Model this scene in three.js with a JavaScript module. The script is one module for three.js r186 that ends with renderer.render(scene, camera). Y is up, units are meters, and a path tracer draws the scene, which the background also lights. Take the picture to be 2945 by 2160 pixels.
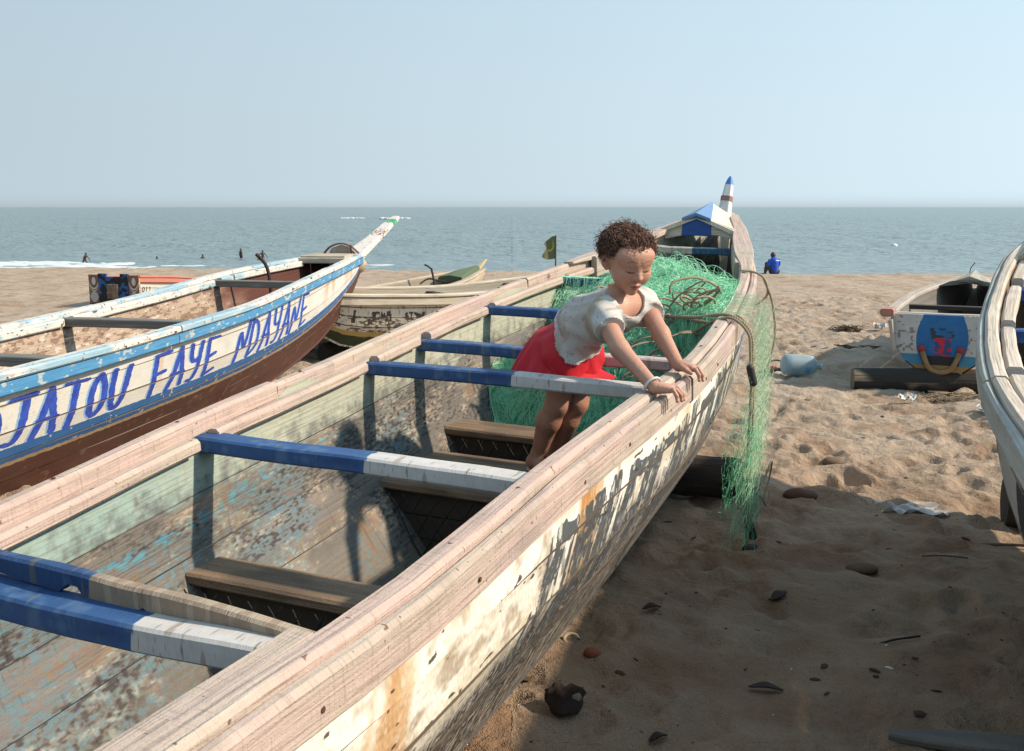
import * as THREE from 'three';
import { mergeGeometries } from 'three/addons/utils/BufferGeometryUtils.js';

// ---------- camera, sky, sun, exposure ----------
const EYE = 1.3;                                            // camera height above the sand at the boat (m)
const V3 = (x, y, z) => new THREE.Vector3(x, y, z);
const scene = new THREE.Scene();
const camera = new THREE.PerspectiveCamera(40.14, 1024 / 751, 0.05, 20000);
camera.position.set(0, EYE, 0);
camera.rotation.x = -THREE.MathUtils.degToRad(9.32);
const renderer = new THREE.WebGLRenderer({ antialias: true });
renderer.setSize(1024, 751);
renderer.toneMapping = THREE.LinearToneMapping;
renderer.toneMappingExposure = 1.35;
renderer.shadowMap.enabled = true;
renderer.shadowMap.type = THREE.PCFSoftShadowMap;
const SUN_AZ = THREE.MathUtils.degToRad(97), SUN_EL = THREE.MathUtils.degToRad(37);
const sunDir = V3(Math.sin(SUN_AZ) * Math.cos(SUN_EL), Math.sin(SUN_EL), -Math.cos(SUN_AZ) * Math.cos(SUN_EL));
{ // hazy computed sky, brighter towards the sun
  const W = 512, H = 256, d = new Float32Array(W * H * 4), lerpS = (a, b, t) => a + (b - a) * t, sm = (a, b, x) => { x = Math.min(1, Math.max(0, (x - a) / (b - a))); return x * x * (3 - 2 * x); };
  for (let j = 0; j < H; j++) for (let i = 0; i < W; i++) {
    const ph = ((i + .5) / W - .5) * 2 * Math.PI, th = ((j + .5) / H - .5) * Math.PI, c = Math.cos(th);
    const x = c * Math.cos(ph), y = Math.sin(th), z = c * Math.sin(ph);
    const g = (1 + x * sunDir.x + y * sunDir.y + z * sunDir.z) / 2, f = .66 + .80 * Math.pow(g, 1.5) + .9 * Math.pow(g, 14);
    const e = Math.max(0, th), k = sm(0, .32, e), k2 = sm(.2, 1.5, e);
    const hor = [.490, .600, .660], mid = [.408, .545, .638], zen = [.20, .34, .49];
    const o = (j * W + i) * 4;
    for (let q = 0; q < 3; q++) { let v = hor[q] + (mid[q] - hor[q]) * k; v += (zen[q] - v) * k2; if (th < 0) v = lerpS(hor[q], [.33, .36, .37][q], sm(.05, .25, -th)); d[o + q] = v * f; }
    d[o + 3] = 1;
  }
  const t = new THREE.DataTexture(d, W, H, THREE.RGBAFormat, THREE.FloatType);
  t.mapping = THREE.EquirectangularReflectionMapping; t.magFilter = t.minFilter = THREE.LinearFilter; t.wrapS = THREE.RepeatWrapping; t.needsUpdate = true;
  scene.background = t; scene.environment = t;
}
const sun = new THREE.DirectionalLight(0xffecd2, 4.8);
sun.position.copy(sunDir).multiplyScalar(40).add(V3(0, 0, -6)); sun.target.position.set(0, 0, -6);
sun.castShadow = true; sun.shadow.mapSize.set(4096, 4096); sun.shadow.radius = 3;
Object.assign(sun.shadow.camera, { left: -14, right: 14, top: 14, bottom: -14, near: 1, far: 100 });
scene.add(sun, sun.target);

// ---------- random numbers, noise ----------
const rng = (a) => () => { a |= 0; a = a + 0x6D2B79F5 | 0; let t = Math.imul(a ^ a >>> 15, 1 | a); t = t + Math.imul(t ^ t >>> 7, 61 | t) ^ t; return ((t ^ t >>> 14) >>> 0) / 4294967296; };
const R = rng(20240); const rr = (a, b) => a + (b - a) * R();
const PM = new Float32Array(65536); { const q = rng(77); for (let i = 0; i < 65536; i++) PM[i] = q(); }
const hs = (x, y) => PM[((x * 73 + (x >> 5) * 17) ^ (y * 7919 + (y >> 3) * 131)) & 65535];
function vn(x, y) { const i = Math.floor(x), j = Math.floor(y); let a = x - i, b = y - j; a = a * a * (3 - 2 * a); b = b * b * (3 - 2 * b); const p = hs(i, j), q = hs(i + 1, j), r = hs(i, j + 1), s = hs(i + 1, j + 1); return p + (q - p) * a + (r - p) * b + (p - q - r + s) * a * b; }
const fb = (x, y, o = 4) => { let s = 0, a = .5, n = 0; for (let i = 0; i < o; i++) { s += a * vn(x, y); n += a; a *= .5; x = x * 2.03 + 17.1; y = y * 2.03 + 9.7; } return s / n; };
const vn3 = (x, y, z) => { const k = Math.floor(z); let f = z - k; f = f * f * (3 - 2 * f); return vn(x + k * 37.3, y + k * 11.9) * (1 - f) + vn(x + (k + 1) * 37.3, y + (k + 1) * 11.9) * f; };
const clamp = (x, a = 0, b = 1) => Math.min(b, Math.max(a, x));
const ss = (a, b, x) => { x = clamp((x - a) / (b - a)); return x * x * (3 - 2 * x); };
const lerp = (a, b, t) => a + (b - a) * t;
const mixc = (a, b, t) => [lerp(a[0], b[0], t), lerp(a[1], b[1], t), lerp(a[2], b[2], t)];
const interp = (X, Y, x) => { if (x <= X[0]) return Y[0]; for (let i = 1; i < X.length; i++) if (x <= X[i]) return lerp(Y[i - 1], Y[i], (x - X[i - 1]) / (X[i] - X[i - 1])); return Y[Y.length - 1]; };
function smoothTab(X, Y) { // Catmull-Rom through a table
  return (x) => { const n = X.length; if (x <= X[0]) return Y[0]; if (x >= X[n - 1]) return Y[n - 1]; let i = 0; while (x > X[i + 1]) i++;
    const h = X[i + 1] - X[i], t = (x - X[i]) / h, m = (j) => j <= 0 ? (Y[1] - Y[0]) / (X[1] - X[0]) : j >= n - 1 ? (Y[n - 1] - Y[n - 2]) / (X[n - 1] - X[n - 2]) : (Y[j + 1] - Y[j - 1]) / (X[j + 1] - X[j - 1]);
    const t2 = t * t, t3 = t2 * t; return (2 * t3 - 3 * t2 + 1) * Y[i] + (t3 - 2 * t2 + t) * h * m(i) + (-2 * t3 + 3 * t2) * Y[i + 1] + (t3 - t2) * h * m(i + 1); };
}

// ---------- textures ----------
function tex(w, h, fn, srgb = true) { // fn(u, v) -> [r,g,b] 0..255, v upwards
  const d = new Uint8Array(w * h * 4);
  for (let j = 0; j < h; j++) for (let i = 0; i < w; i++) { const c = fn((i + .5) / w, (j + .5) / h, i, j), o = (j * w + i) * 4; d[o] = clamp(c[0], 0, 255); d[o + 1] = clamp(c[1], 0, 255); d[o + 2] = clamp(c[2], 0, 255); d[o + 3] = c.length > 3 ? c[3] : 255; }
  const t = new THREE.DataTexture(d, w, h, THREE.RGBAFormat); t.wrapS = t.wrapT = THREE.RepeatWrapping; t.magFilter = THREE.LinearFilter; t.minFilter = THREE.LinearMipmapLinearFilter; t.generateMipmaps = true;
  if (srgb) t.colorSpace = THREE.SRGBColorSpace; t.needsUpdate = true; return t;
}
const gray = (w, h, fn) => tex(w, h, (u, v, i, j) => { const g = fn(u, v, i, j) * 255; return [g, g, g]; }, false);
function mask(w, h, draw) { const c = document.createElement('canvas'); c.width = w; c.height = h; const x = c.getContext('2d'); x.fillStyle = '#000'; x.fillRect(0, 0, w, h); x.strokeStyle = x.fillStyle = '#fff'; x.lineCap = 'round'; x.lineJoin = 'round'; draw(x); const d = x.getImageData(0, 0, w, h).data;
  return (u, v, ch = 0) => { const i = clamp(Math.floor(u * w), 0, w - 1), j = clamp(Math.floor((1 - v) * h), 0, h - 1); return d[(j * w + i) * 4 + ch] / 255; }; }
const std = (o) => new THREE.MeshStandardMaterial({ roughness: .85, ...o });
const rgb = (r, g, b) => new THREE.Color().setRGB(r / 255, g / 255, b / 255, THREE.SRGBColorSpace);

// ---------- naming ----------
const used = {};
const numbered = (n) => { used[n] = (used[n] || 0) + 1; return used[n] === 1 ? n : n + '_' + String(used[n] - 1).padStart(3, '0'); };
function thing(name, label, category, pos = V3(0, 0, 0), turn = 0, group) { const o = new THREE.Group(); o.name = numbered(name); o.position.copy(pos); o.rotation.y = turn; o.userData = { label, category }; if (group) o.userData.group = group; scene.add(o); return o; }
function part(name, geo, mat, parent, label) { const m = new THREE.Mesh(geo, mat); m.name = name; m.castShadow = m.receiveShadow = true; if (label) m.userData.label = label; parent.add(m); return m; }
function single(name, geo, mat, label, category, pos, group) { const m = new THREE.Mesh(geo, mat); m.name = numbered(name); m.castShadow = m.receiveShadow = true; m.userData = { label, category }; if (group) m.userData.group = group; if (pos) m.position.copy(pos); scene.add(m); return m; }
function struct(name, geo, mat, kind = 'structure') { const m = new THREE.Mesh(geo, mat); m.name = numbered(name); m.receiveShadow = m.castShadow = true; m.userData = { kind }; scene.add(m); return m; }
const merge = (a) => mergeGeometries(a.map((g) => { const h = g.index ? g.toNonIndexed() : g; for (const k of Object.keys(h.attributes)) if (!['position', 'normal', 'uv', 'color'].includes(k)) h.deleteAttribute(k); return h; }), false);

// ---------- geometry helpers ----------
const P = (x, y, Z) => V3(x, y + EYE, -Z);               // camera-relative metres (right, up, ahead) to world
function geo(pos, uv, idx, col) { const g = new THREE.BufferGeometry(); g.setAttribute('position', new THREE.Float32BufferAttribute(pos, 3)); if (uv) g.setAttribute('uv', new THREE.Float32BufferAttribute(uv, 2)); if (col) g.setAttribute('color', new THREE.Float32BufferAttribute(col, 3)); if (idx) g.setIndex(idx); g.computeVertexNormals(); return g; }
const rectProf = (w, h, c = .006) => [[-w / 2 + c, -h / 2], [w / 2 - c, -h / 2], [w / 2, -h / 2 + c], [w / 2, h / 2 - c], [w / 2 - c, h / 2], [-w / 2 + c, h / 2], [-w / 2, h / 2 - c], [-w / 2, -h / 2 + c]];
// sweeps a closed profile (side, up) along points; uv in metres unless ul (u over the whole length 0..ul)
function sweep(pts, prof, o = {}) {
  const n = pts.length, pos = [], uv = [], idx = []; let L = [0]; for (let i = 1; i < n; i++) L.push(L[i - 1] + pts[i].distanceTo(pts[i - 1]));
  const rings = [], u0 = o.u0 || 0, v0 = o.v0 || 0;
  for (let i = 0; i < n; i++) { const T = pts[Math.min(n - 1, i + 1)].clone().sub(pts[Math.max(0, i - 1)]).normalize(), U = (typeof o.up === 'function' ? o.up(i / (n - 1)) : o.up || V3(0, 1, 0)).clone(); const S = T.clone().cross(U).normalize(); U.copy(S).cross(T).normalize();
    const pr = typeof prof === 'function' ? prof(i / (n - 1), i) : prof; rings.push(pr.map(([a, b]) => pts[i].clone().addScaledVector(S, a).addScaledVector(U, b))); }
  const m = rings[0].length; let acc = 0;
  for (let j = 0; j < m; j++) { const k = (j + 1) % m, w = rings[0][j].distanceTo(rings[0][k]), b = pos.length / 3;
    for (let i = 0; i < n; i++) { const u = u0 + (o.ul ? L[i] / L[n - 1] * o.ul : L[i]); pos.push(...rings[i][j].toArray(), ...rings[i][k].toArray()); uv.push(u, v0 + acc, u, v0 + acc + w); }
    for (let i = 0; i < n - 1; i++) { const a = b + 2 * i; idx.push(a, a + 2, a + 1, a + 1, a + 2, a + 3); } acc += w; }
  if (o.cap !== false) for (const e of [0, n - 1]) { const b = pos.length / 3, c = rings[e].reduce((s, p) => s.add(p), V3(0, 0, 0)).multiplyScalar(1 / m); pos.push(...c.toArray()); uv.push(u0, v0); for (const p of rings[e]) { pos.push(...p.toArray()); uv.push(u0 + (o.ul ? (e ? o.ul : 0) : 0), v0 + p.distanceTo(c)); }
    for (let j = 0; j < m; j++) { const k = (j + 1) % m; e ? idx.push(b, b + 1 + k, b + 1 + j) : idx.push(b, b + 1 + j, b + 1 + k); } }
  return geo(pos, uv, idx);
}
const beam = (a, b, w, h, o = {}) => { const n = o.n || 2, pts = []; for (let i = 0; i < n; i++) pts.push(a.clone().lerp(b, i / (n - 1))); return sweep(pts, o.prof || rectProf(w, h, o.c ?? .005), o); };
const curve = (pts, n, closed = false) => new THREE.CatmullRomCurve3(pts, closed, 'centripetal').getPoints(n);
const circ = (r, k) => Array.from({ length: k }, (_, i) => [r * Math.cos(i / k * 6.28318), r * Math.sin(i / k * 6.28318)]);
function tube(pts, r, n = 24, k = 6, closed = false) { return new THREE.TubeGeometry(new THREE.CatmullRomCurve3(pts, closed, 'centripetal'), n, r, k, closed); }
function rough(g, amp, f, seed = 0) { // shakes the vertices of a rounded solid; equal positions move alike
  const p = g.attributes.position; for (let i = 0; i < p.count; i++) { const x = p.getX(i), y = p.getY(i), z = p.getZ(i), l = Math.hypot(x, y, z) || 1, d = (vn3(x * f + 50 + seed, y * f + 50, z * f + 50 + seed * 3) - .5) * 2 * amp + (vn3(x * f * 3 + 9, y * f * 3 + 50 + seed, z * f * 3 + 20) - .5) * amp; p.setXYZ(i, x + x / l * d, y + y / l * d, z + z / l * d); }
  g.computeVertexNormals(); return g; }
const ball = (a, b, c, seed, amp = .15, f = 20, det = 3) => { let g = new THREE.IcosahedronGeometry(1, det); g.deleteAttribute('normal'); g.scale(a, b, c); rough(g, amp * Math.min(a, b, c), f, seed); return smoothN(g); };
function smoothN(g) { const p = g.attributes.position, m = {}, n = new Float32Array(p.count * 3), A = V3(), B = V3(), C = V3(); const key = (i) => Math.round(p.getX(i) * 1e5) + ',' + Math.round(p.getY(i) * 1e5) + ',' + Math.round(p.getZ(i) * 1e5);
  for (let i = 0; i < p.count; i += 3) { A.fromBufferAttribute(p, i); B.fromBufferAttribute(p, i + 1).sub(A); C.fromBufferAttribute(p, i + 2).sub(A); B.cross(C); for (let k = 0; k < 3; k++) { const q = key(i + k); (m[q] = m[q] || V3()).add(B); } }
  for (let i = 0; i < p.count; i++) { const v = m[key(i)].clone().normalize(); n.set([v.x, v.y, v.z], i * 3); } g.setAttribute('normal', new THREE.BufferAttribute(n, 3)); return g; }

// ---------- signed-distance bodies: surface nets ----------
function sdfMesh(f, mn, mx, h, color) {
  const nx = Math.ceil((mx[0] - mn[0]) / h) + 1, ny = Math.ceil((mx[1] - mn[1]) / h) + 1, nz = Math.ceil((mx[2] - mn[2]) / h) + 1, F = new Float32Array(nx * ny * nz), id = new Int32Array(nx * ny * nz).fill(-1), at = (i, j, k) => i + nx * (j + ny * k);
  for (let k = 0; k < nz; k++) for (let j = 0; j < ny; j++) for (let i = 0; i < nx; i++) F[at(i, j, k)] = f(mn[0] + i * h, mn[1] + j * h, mn[2] + k * h);
  const pos = [], idx = [], E = [[0, 1], [2, 3], [4, 5], [6, 7], [0, 2], [1, 3], [4, 6], [5, 7], [0, 4], [1, 5], [2, 6], [3, 7]];
  for (let k = 0; k < nz - 1; k++) for (let j = 0; j < ny - 1; j++) for (let i = 0; i < nx - 1; i++) {
    const c = []; let s = 0; for (let q = 0; q < 8; q++) { c.push(F[at(i + (q & 1), j + (q >> 1 & 1), k + (q >> 2))]); if (c[q] < 0) s++; } if (s === 0 || s === 8) continue;
    let x = 0, y = 0, z = 0, m = 0; for (const [a, b] of E) if ((c[a] < 0) !== (c[b] < 0)) { const t = c[a] / (c[a] - c[b]); x += (a & 1) + t * ((b & 1) - (a & 1)); y += (a >> 1 & 1) + t * ((b >> 1 & 1) - (a >> 1 & 1)); z += (a >> 2) + t * ((b >> 2) - (a >> 2)); m++; }
    id[at(i, j, k)] = pos.length / 3; pos.push(mn[0] + (i + x / m) * h, mn[1] + (j + y / m) * h, mn[2] + (k + z / m) * h); }
  const quad = (a, b, c, d, fl) => { if (a < 0 || b < 0 || c < 0 || d < 0) return; fl ? idx.push(a, b, c, a, c, d) : idx.push(a, c, b, a, d, c); };
  for (let k = 1; k < nz - 1; k++) for (let j = 1; j < ny - 1; j++) for (let i = 1; i < nx - 1; i++) { const o = F[at(i, j, k)] < 0;
    if (o !== F[at(i + 1, j, k)] < 0) quad(id[at(i, j - 1, k - 1)], id[at(i, j, k - 1)], id[at(i, j, k)], id[at(i, j - 1, k)], o);
    if (o !== F[at(i, j + 1, k)] < 0) quad(id[at(i - 1, j, k - 1)], id[at(i - 1, j, k)], id[at(i, j, k)], id[at(i, j, k - 1)], o);
    if (o !== F[at(i, j, k + 1)] < 0) quad(id[at(i - 1, j - 1, k)], id[at(i, j - 1, k)], id[at(i, j, k)], id[at(i - 1, j, k)], o); }
  const nor = [], col = [], uv = [], e = h * .25;
  for (let q = 0; q < pos.length; q += 3) { let x = pos[q], y = pos[q + 1], z = pos[q + 2], gx, gy, gz, l;
    for (let t = 0; t < 2; t++) { gx = f(x + e, y, z) - f(x - e, y, z); gy = f(x, y + e, z) - f(x, y - e, z); gz = f(x, y, z + e) - f(x, y, z - e); l = Math.hypot(gx, gy, gz) || 1; const d = clamp(f(x, y, z), -h * .5, h * .5); x -= gx / l * d; y -= gy / l * d; z -= gz / l * d; }
    pos[q] = x; pos[q + 1] = y; pos[q + 2] = z; nor.push(gx / l, gy / l, gz / l); uv.push(x * 3 + z * 3, y * 3); if (color) col.push(...color(x, y, z)); }
  const g = new THREE.BufferGeometry(); g.setAttribute('position', new THREE.Float32BufferAttribute(pos, 3)); g.setAttribute('normal', new THREE.Float32BufferAttribute(nor, 3)); g.setAttribute('uv', new THREE.Float32BufferAttribute(uv, 2)); if (color) g.setAttribute('color', new THREE.Float32BufferAttribute(col, 3)); g.setIndex(idx); return g;
}
const cap = (px, py, pz, a, b, ra, rb) => { const bx = b.x - a.x, by = b.y - a.y, bz = b.z - a.z, qx = px - a.x, qy = py - a.y, qz = pz - a.z, t = clamp((qx * bx + qy * by + qz * bz) / (bx * bx + by * by + bz * bz || 1)); return Math.hypot(qx - bx * t, qy - by * t, qz - bz * t) - (ra + (rb - ra) * t); };
const smin = (a, b, k) => { const h = clamp(.5 + .5 * (b - a) / k); return lerp(b, a, h) - k * h * (1 - h); };
const ell = (x, y, z, a, b, c) => { const k0 = Math.hypot(x / a, y / b, z / c), k1 = Math.hypot(x / (a * a), y / (b * b), z / (c * c)); return k1 < 1e-9 ? -Math.min(a, b, c) : k0 * (k0 - 1) / k1; };

// ---------- setting: beach and sea ----------
const SEA = -4;                                            // sea level below the eye
const crest = (x) => 29.6 - .17 * x;                        // distance of the berm crest
function base(x, Z) { const c = crest(x); if (Z < c) return -(1.24 + .02 * Z); const b = -(1.24 + .02 * c); return b - (Z - c) * .085; }
const PW = 620, PH = 760, PX0 = -6, PZ0 = 1.2, PC = .0235, pits = new Float32Array(PW * PH); // footprints stamped into the near sand
{ const q = rng(5); const stamp = (x, Z, a, b, th, dep) => { const c = Math.cos(th), s = Math.sin(th), r = Math.max(a, b) * 1.9; const i0 = Math.max(0, Math.floor((x - r - PX0) / PC)), i1 = Math.min(PW - 1, Math.ceil((x + r - PX0) / PC)), j0 = Math.max(0, Math.floor((Z - r - PZ0) / PC)), j1 = Math.min(PH - 1, Math.ceil((Z + r - PZ0) / PC));
    for (let j = j0; j <= j1; j++) for (let i = i0; i <= i1; i++) { const dx = PX0 + i * PC - x, dz = PZ0 + j * PC - Z, e = Math.hypot((dx * c + dz * s) / a, (-dx * s + dz * c) / b); if (e < 1.9) pits[j * PW + i] += e < 1 ? -dep * (1 - e * e * .8) : dep * .45 * Math.max(0, 1 - Math.abs(e - 1.3) / .6); } };
  for (let n = 0; n < 10500; n++) { const Z = 1.3 + Math.pow(q(), .8) * 17, x = -5.8 + q() * 14, far = Z > 3.8 ? 1.1 : .8; stamp(x, Z, .05 + q() * .08, .035 + q() * .045, q() * 6.3, (.008 + q() * .020) * far); } }
function sandY(x, Z) {
  let y = base(x, Z); const n = Math.min(1, 12 / Math.max(Z, 1));
  y += (fb(x * .5 + 3, Z * .5 + 40, 3) - .5) * .10 + (fb(x * 2.3 + 8, Z * 2.6, 3) - .5) * .075 + (fb(x * 9, Z * 9, 3) - .5) * .042 * n;
  const fi = (x - PX0) / PC, fj = (Z - PZ0) / PC; if (fi > 1 && fj > 1 && fi < PW - 2 && fj < PH - 2) { const i = Math.floor(fi), j = Math.floor(fj), a = fi - i, b = fj - j, o = j * PW + i; y += (pits[o] * (1 - a) + pits[o + 1] * a) * (1 - b) + (pits[o + PW] * (1 - a) + pits[o + PW + 1] * a) * b; }
  if (Z < 3.2 && Z > -2) { const u = x * .927 - Z * .375 + 1.12; if (Math.abs(u) < .25) y = Math.min(y, -1.262 - .0 * Z); }
  return y;
}
const G = (x, Z, dy = 0) => P(x, sandY(x, Z) + dy, Z);
{
  const rows = []; let Z = -9; while (Z < 1.2) { rows.push(Z); Z += .3; } while (Z < 34) { rows.push(Z); Z += .012 + .0075 * Math.max(0, Z - .6) * .9; } while (Z < 130) { rows.push(Z); Z *= 1.04; } rows.push(400, 2000, 9000);
  const C = 560, pos = [], uv = [], idx = [], col = [];
  for (const z of rows) { const c = z * .0, w = z < 1.2 ? 8 : 3.2 + .62 * z; for (let i = 0; i <= C; i++) { let t = i / C * 2 - 1; t = t * (.72 + .28 * t * t) / 1; const e = Math.abs(i / C * 2 - 1) > .97 ? 1 : 0; let x = t * w * 1.15 + c; if (i === 0) x = -(60 + 4 * Math.abs(z)); if (i === C) x = 60 + 4 * Math.abs(z); const y = z > 130 ? -11 : Math.max(sandY(x, z), -11); pos.push(x, y + EYE, -z); uv.push(x, z); const brownTone = ss(7.2, 3.0, z + (fb(x * .7 + 20, z * .7 + 5, 3) - .5) * 5) * (.75 + .25 * fb(x * 2, z * 2, 2)), k = .62; col.push(k * lerp(1, .70, brownTone), k * lerp(1, .61, brownTone), k * lerp(1, .525, brownTone)); } }  // vertex colours turn the sand darker and browner towards the camera
  for (let j = 0; j < rows.length - 1; j++) for (let i = 0; i < C; i++) { const a = j * (C + 1) + i; idx.push(a, a + 1, a + C + 1, a + 1, a + C + 2, a + C + 1); }
  const sandMap = tex(1024, 1024, (u, v) => { const g = R(), n = vn(u * 64, v * 64), m = fb(u * 16, v * 16, 3), k = fb(u * 6 + 40, v * 6, 3); let c = mixc([184, 161, 138], [213, 193, 171], clamp(m * .75 + n * .25)); c = mixc(c, [158, 122, 92], ss(.50, .76, k) * .5); const d = (g - .5) * 34; c = [c[0] + d, c[1] + d * .95, c[2] + d * .9]; if (R() < .004) c = [70, 55, 45]; return c; });
  sandMap.repeat.set(.55, .55);
  const sb = gray(512, 512, (u, v) => clamp(fb(u * 24, v * 24, 5) * .8 + R() * .2)); sb.repeat.set(1.3, 1.3);
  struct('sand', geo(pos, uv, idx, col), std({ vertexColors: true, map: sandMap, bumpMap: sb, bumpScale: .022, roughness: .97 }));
}
{ // the sea: a wavy sheet to the horizon
  const rows = []; let Z = 40; while (Z < 900) { rows.push(Z); Z *= 1.0058; } while (Z < 12000) { rows.push(Z); Z *= 1.06; }
  const C = 460, pos = [], uv = [], idx = [];
  for (const z of rows) for (let i = 0; i <= C; i++) { const x = (i / C * 2 - 1) * (z * .62 + 12); const a = ss(60, 110, z) * .75 + .25, far = clamp(1.6 - z / 520, 0, 1);
    let y = SEA + ((fb(x * .05, z * .16, 3) - .5) * .62 + (fb(x * .22 + 9, z * .5 + 3, 3) - .5) * .42 + (fb(x * .9, z * 1.9, 2) - .5) * .16) * a * far; pos.push(x, y + EYE, -z); uv.push(x, z); }
  for (let j = 0; j < rows.length - 1; j++) for (let i = 0; i < C; i++) { const a = j * (C + 1) + i; idx.push(a, a + 1, a + C + 1, a + 1, a + C + 2, a + C + 1); }
  const wb = gray(512, 512, (u, v) => clamp(fb(u * 10, v * 22, 4) * .75 + fb(u * 34, v * 60, 2) * .25)); wb.repeat.set(.06, .06);
  struct('sea', geo(pos, uv, idx), std({ color: new THREE.Color(.15, .20, .205), bumpMap: wb, bumpScale: .6, roughness: .32, metalness: 0 }));
}
const foamMat = std({ color: rgb(216, 222, 226), roughness: .9 });
{ // foam at the water's edge on the left, and two far breakers
  const g = []; const q = rng(31);
  const strip = (x0, x1, Zf, w, h, n, dens) => { for (let i = 0; i < n; i++) { const x = lerp(x0, x1, q()), Z = Zf(x) + (q() - .5) * w * (q() + .3), s = .12 + q() * .38, t = new THREE.IcosahedronGeometry(1, 1); t.scale(s * (1.2 + q() * 2.2), h * (.5 + q()), s * .8); t.rotateY((q() - .5) * .6); t.translate(x, SEA + EYE + h * .3, -Z); g.push(t); } };
  strip(-48, -27, (x) => 72 + 1.2 * Math.sin(x * .5), 5, .07, 330); strip(-48, -24, (x) => 68.5, 3, .05, 160); strip(-28, -8, (x) => 71, 3, .03, 60);
  struct('surf_foam', merge(g), foamMat, 'stuff');
  const g2 = []; for (const [xa, xb, Z, n] of [[-56, -49, 340, 34], [-42, -33, 335, 50]]) for (let i = 0; i < n; i++) { const x = lerp(xa, xb, q()), t = new THREE.IcosahedronGeometry(1, 1); t.scale(.4 + q() * .8, .15 + q() * .5 * vn(x * .5, 4), .6); t.translate(x, SEA + EYE + .3, -(Z + (q() - .5) * 3)); g2.push(t); }
  struct('breaker_foam', merge(g2), foamMat, 'stuff');
}

// ---------- wood and paint ----------
const grain = (u, v, fu, fv) => fb(u * fu, v * fv, 4);
// long faded board, pink traces: u along (m), v across (m); repeat unit 2 m x 0.5 m
const pinkMap = tex(2048, 512, (u, v) => { const x = u * 2, y = v * .5; const g = grain(x, y, 5, 170), cr = vn(x * 220, y * 16), k = fb(x * 2.2 + 4, y * 9, 3), st = fb(x * 18, y * 40, 2); let c = mixc([188, 170, 155], [205, 188, 172], g); c = mixc(c, [206, 172, 164], ss(.40, .70, k) * .5); c = mixc(c, [182, 160, 160], ss(.5, .75, fb(x * 3 + 30, y * 7, 3)) * .5); c = mixc(c, [218, 202, 180], ss(.55, .8, st) * .2); c = mixc(c, [156, 142, 130], ss(.55, .8, fb(x * 7 + 3, y * 30, 4)) * .4); const tk = vn(x * 380, y * 26); const d = (cr - .5) * 7 + (R() - .5) * 14 - ss(.72, .95, tk) * 16; c = c.map((q) => q + d); if (g < .25) c = mixc(c, [130, 110, 98], .3); if (vn(x * 120 + 5, y * 70) > .955) c = mixc(c, [96, 72, 62], .7); const kx = (x * 2.3) % 1, ky = (y * 7) % 1, ci = Math.floor(x * 2.3), cj = Math.floor(y * 7); if (hs(ci + 3, cj + 5) < .2) { const e = Math.hypot((kx - .5) * 20, (ky - .5) * 9) ; if (e < 1) c = mixc(c, [120, 78, 62], (1 - e) * .9 + .1); } return c; });
const pinkBump = gray(1024, 512, (u, v) => clamp(grain(u * 2, v * .5, 6, 180) * .75 + vn(u * 440, v * 60) * .1 + R() * .15));
for (const t of [pinkMap, pinkBump]) t.repeat.set(.5, 2);
const pinkMat = std({ map: pinkMap, bumpMap: pinkBump, bumpScale: .004, roughness: .9 });
const paleMap = tex(1024, 512, (u, v) => { const x = u * 2, y = v * .5, g = grain(x, y, 5, 150), k = fb(x * 3, y * 14, 3); let c = mixc([188, 178, 164], [210, 201, 188], g); c = mixc(c, [224, 218, 208], ss(.45, .7, k) * .55); c = mixc(c, [170, 158, 146], ss(.6, .8, fb(x * 9, y * 30, 3)) * .4); if (g < .26) c = mixc(c, [130, 116, 104], .35); const d = (R() - .5) * 16; return c.map((q) => q + d); });
paleMap.repeat.set(.5, 2);
const paleMat = std({ map: paleMap, bumpMap: pinkBump, bumpScale: .004, roughness: .9 });
const greyMap = tex(512, 256, (u, v) => { const g = grain(u * 2, v * .5, 6, 120), d = (R() - .5) * 12; return mixc([92, 90, 86], [142, 138, 130], g).map((q) => q + d); }); greyMap.repeat.set(.5, 2);
const greyWood = std({ map: greyMap, bumpMap: pinkBump, bumpScale: .003 });
const brownMap = tex(1024, 256, (u, v) => { const x = u * 2, y = v * .5, g = grain(x, y, 6, 90), k = fb(x * 5, y * 12, 3); let c = mixc([112, 92, 74], [160, 134, 108], g); c = mixc(c, [84, 68, 56], ss(.55, .8, k) * .6); if (R() < .012) c = [60, 50, 42]; return c.map((q) => q + (R() - .5) * 14); }); brownMap.repeat.set(.5, 2);
const benchMat = std({ map: brownMap, bumpMap: pinkBump, bumpScale: .004 });
const darkMat = std({ color: rgb(46, 42, 38), roughness: .95 });
// thwart paint: blue half and worn white half, u 0..1 along the thwart
const paint = (A, B, split, wearA, wearB) => tex(1024, 128, (u, v) => { const e = split + (vn(v * 14, 3) - .5) * .03 + (vn(v * 60, u * 90) - .5) * .014, a = u < e; const sx = fb(u * 9, v * 60, 3), ch = fb(u * 46, v * 16 + 30, 3), ln = vn(u * 240 + v * 60, v * 3); let c = a ? A : B; c = c.map((q) => q + (sx - .5) * 26); const w = a ? wearA : wearB; if (ch > 1 - w) c = mixc(c, [138, 118, 100], .5); if (!a) c = mixc(c, [178, 168, 158], .30 * ss(.5, .9, fb(u * 60, v * 50, 3)) + .2 * ss(.7, .95, ln)); else c = mixc(c, [110, 132, 160], .45 * ss(.52, .75, fb(u * 30 + 7, v * 40, 4))); if (fb(u * 160, v * 26, 2) > .885) c = mixc(c, [84, 74, 68], .5); return c.map((q) => q + (R() - .5) * 9); });
const BL = [42, 84, 138], WH = [208, 205, 202];
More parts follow.
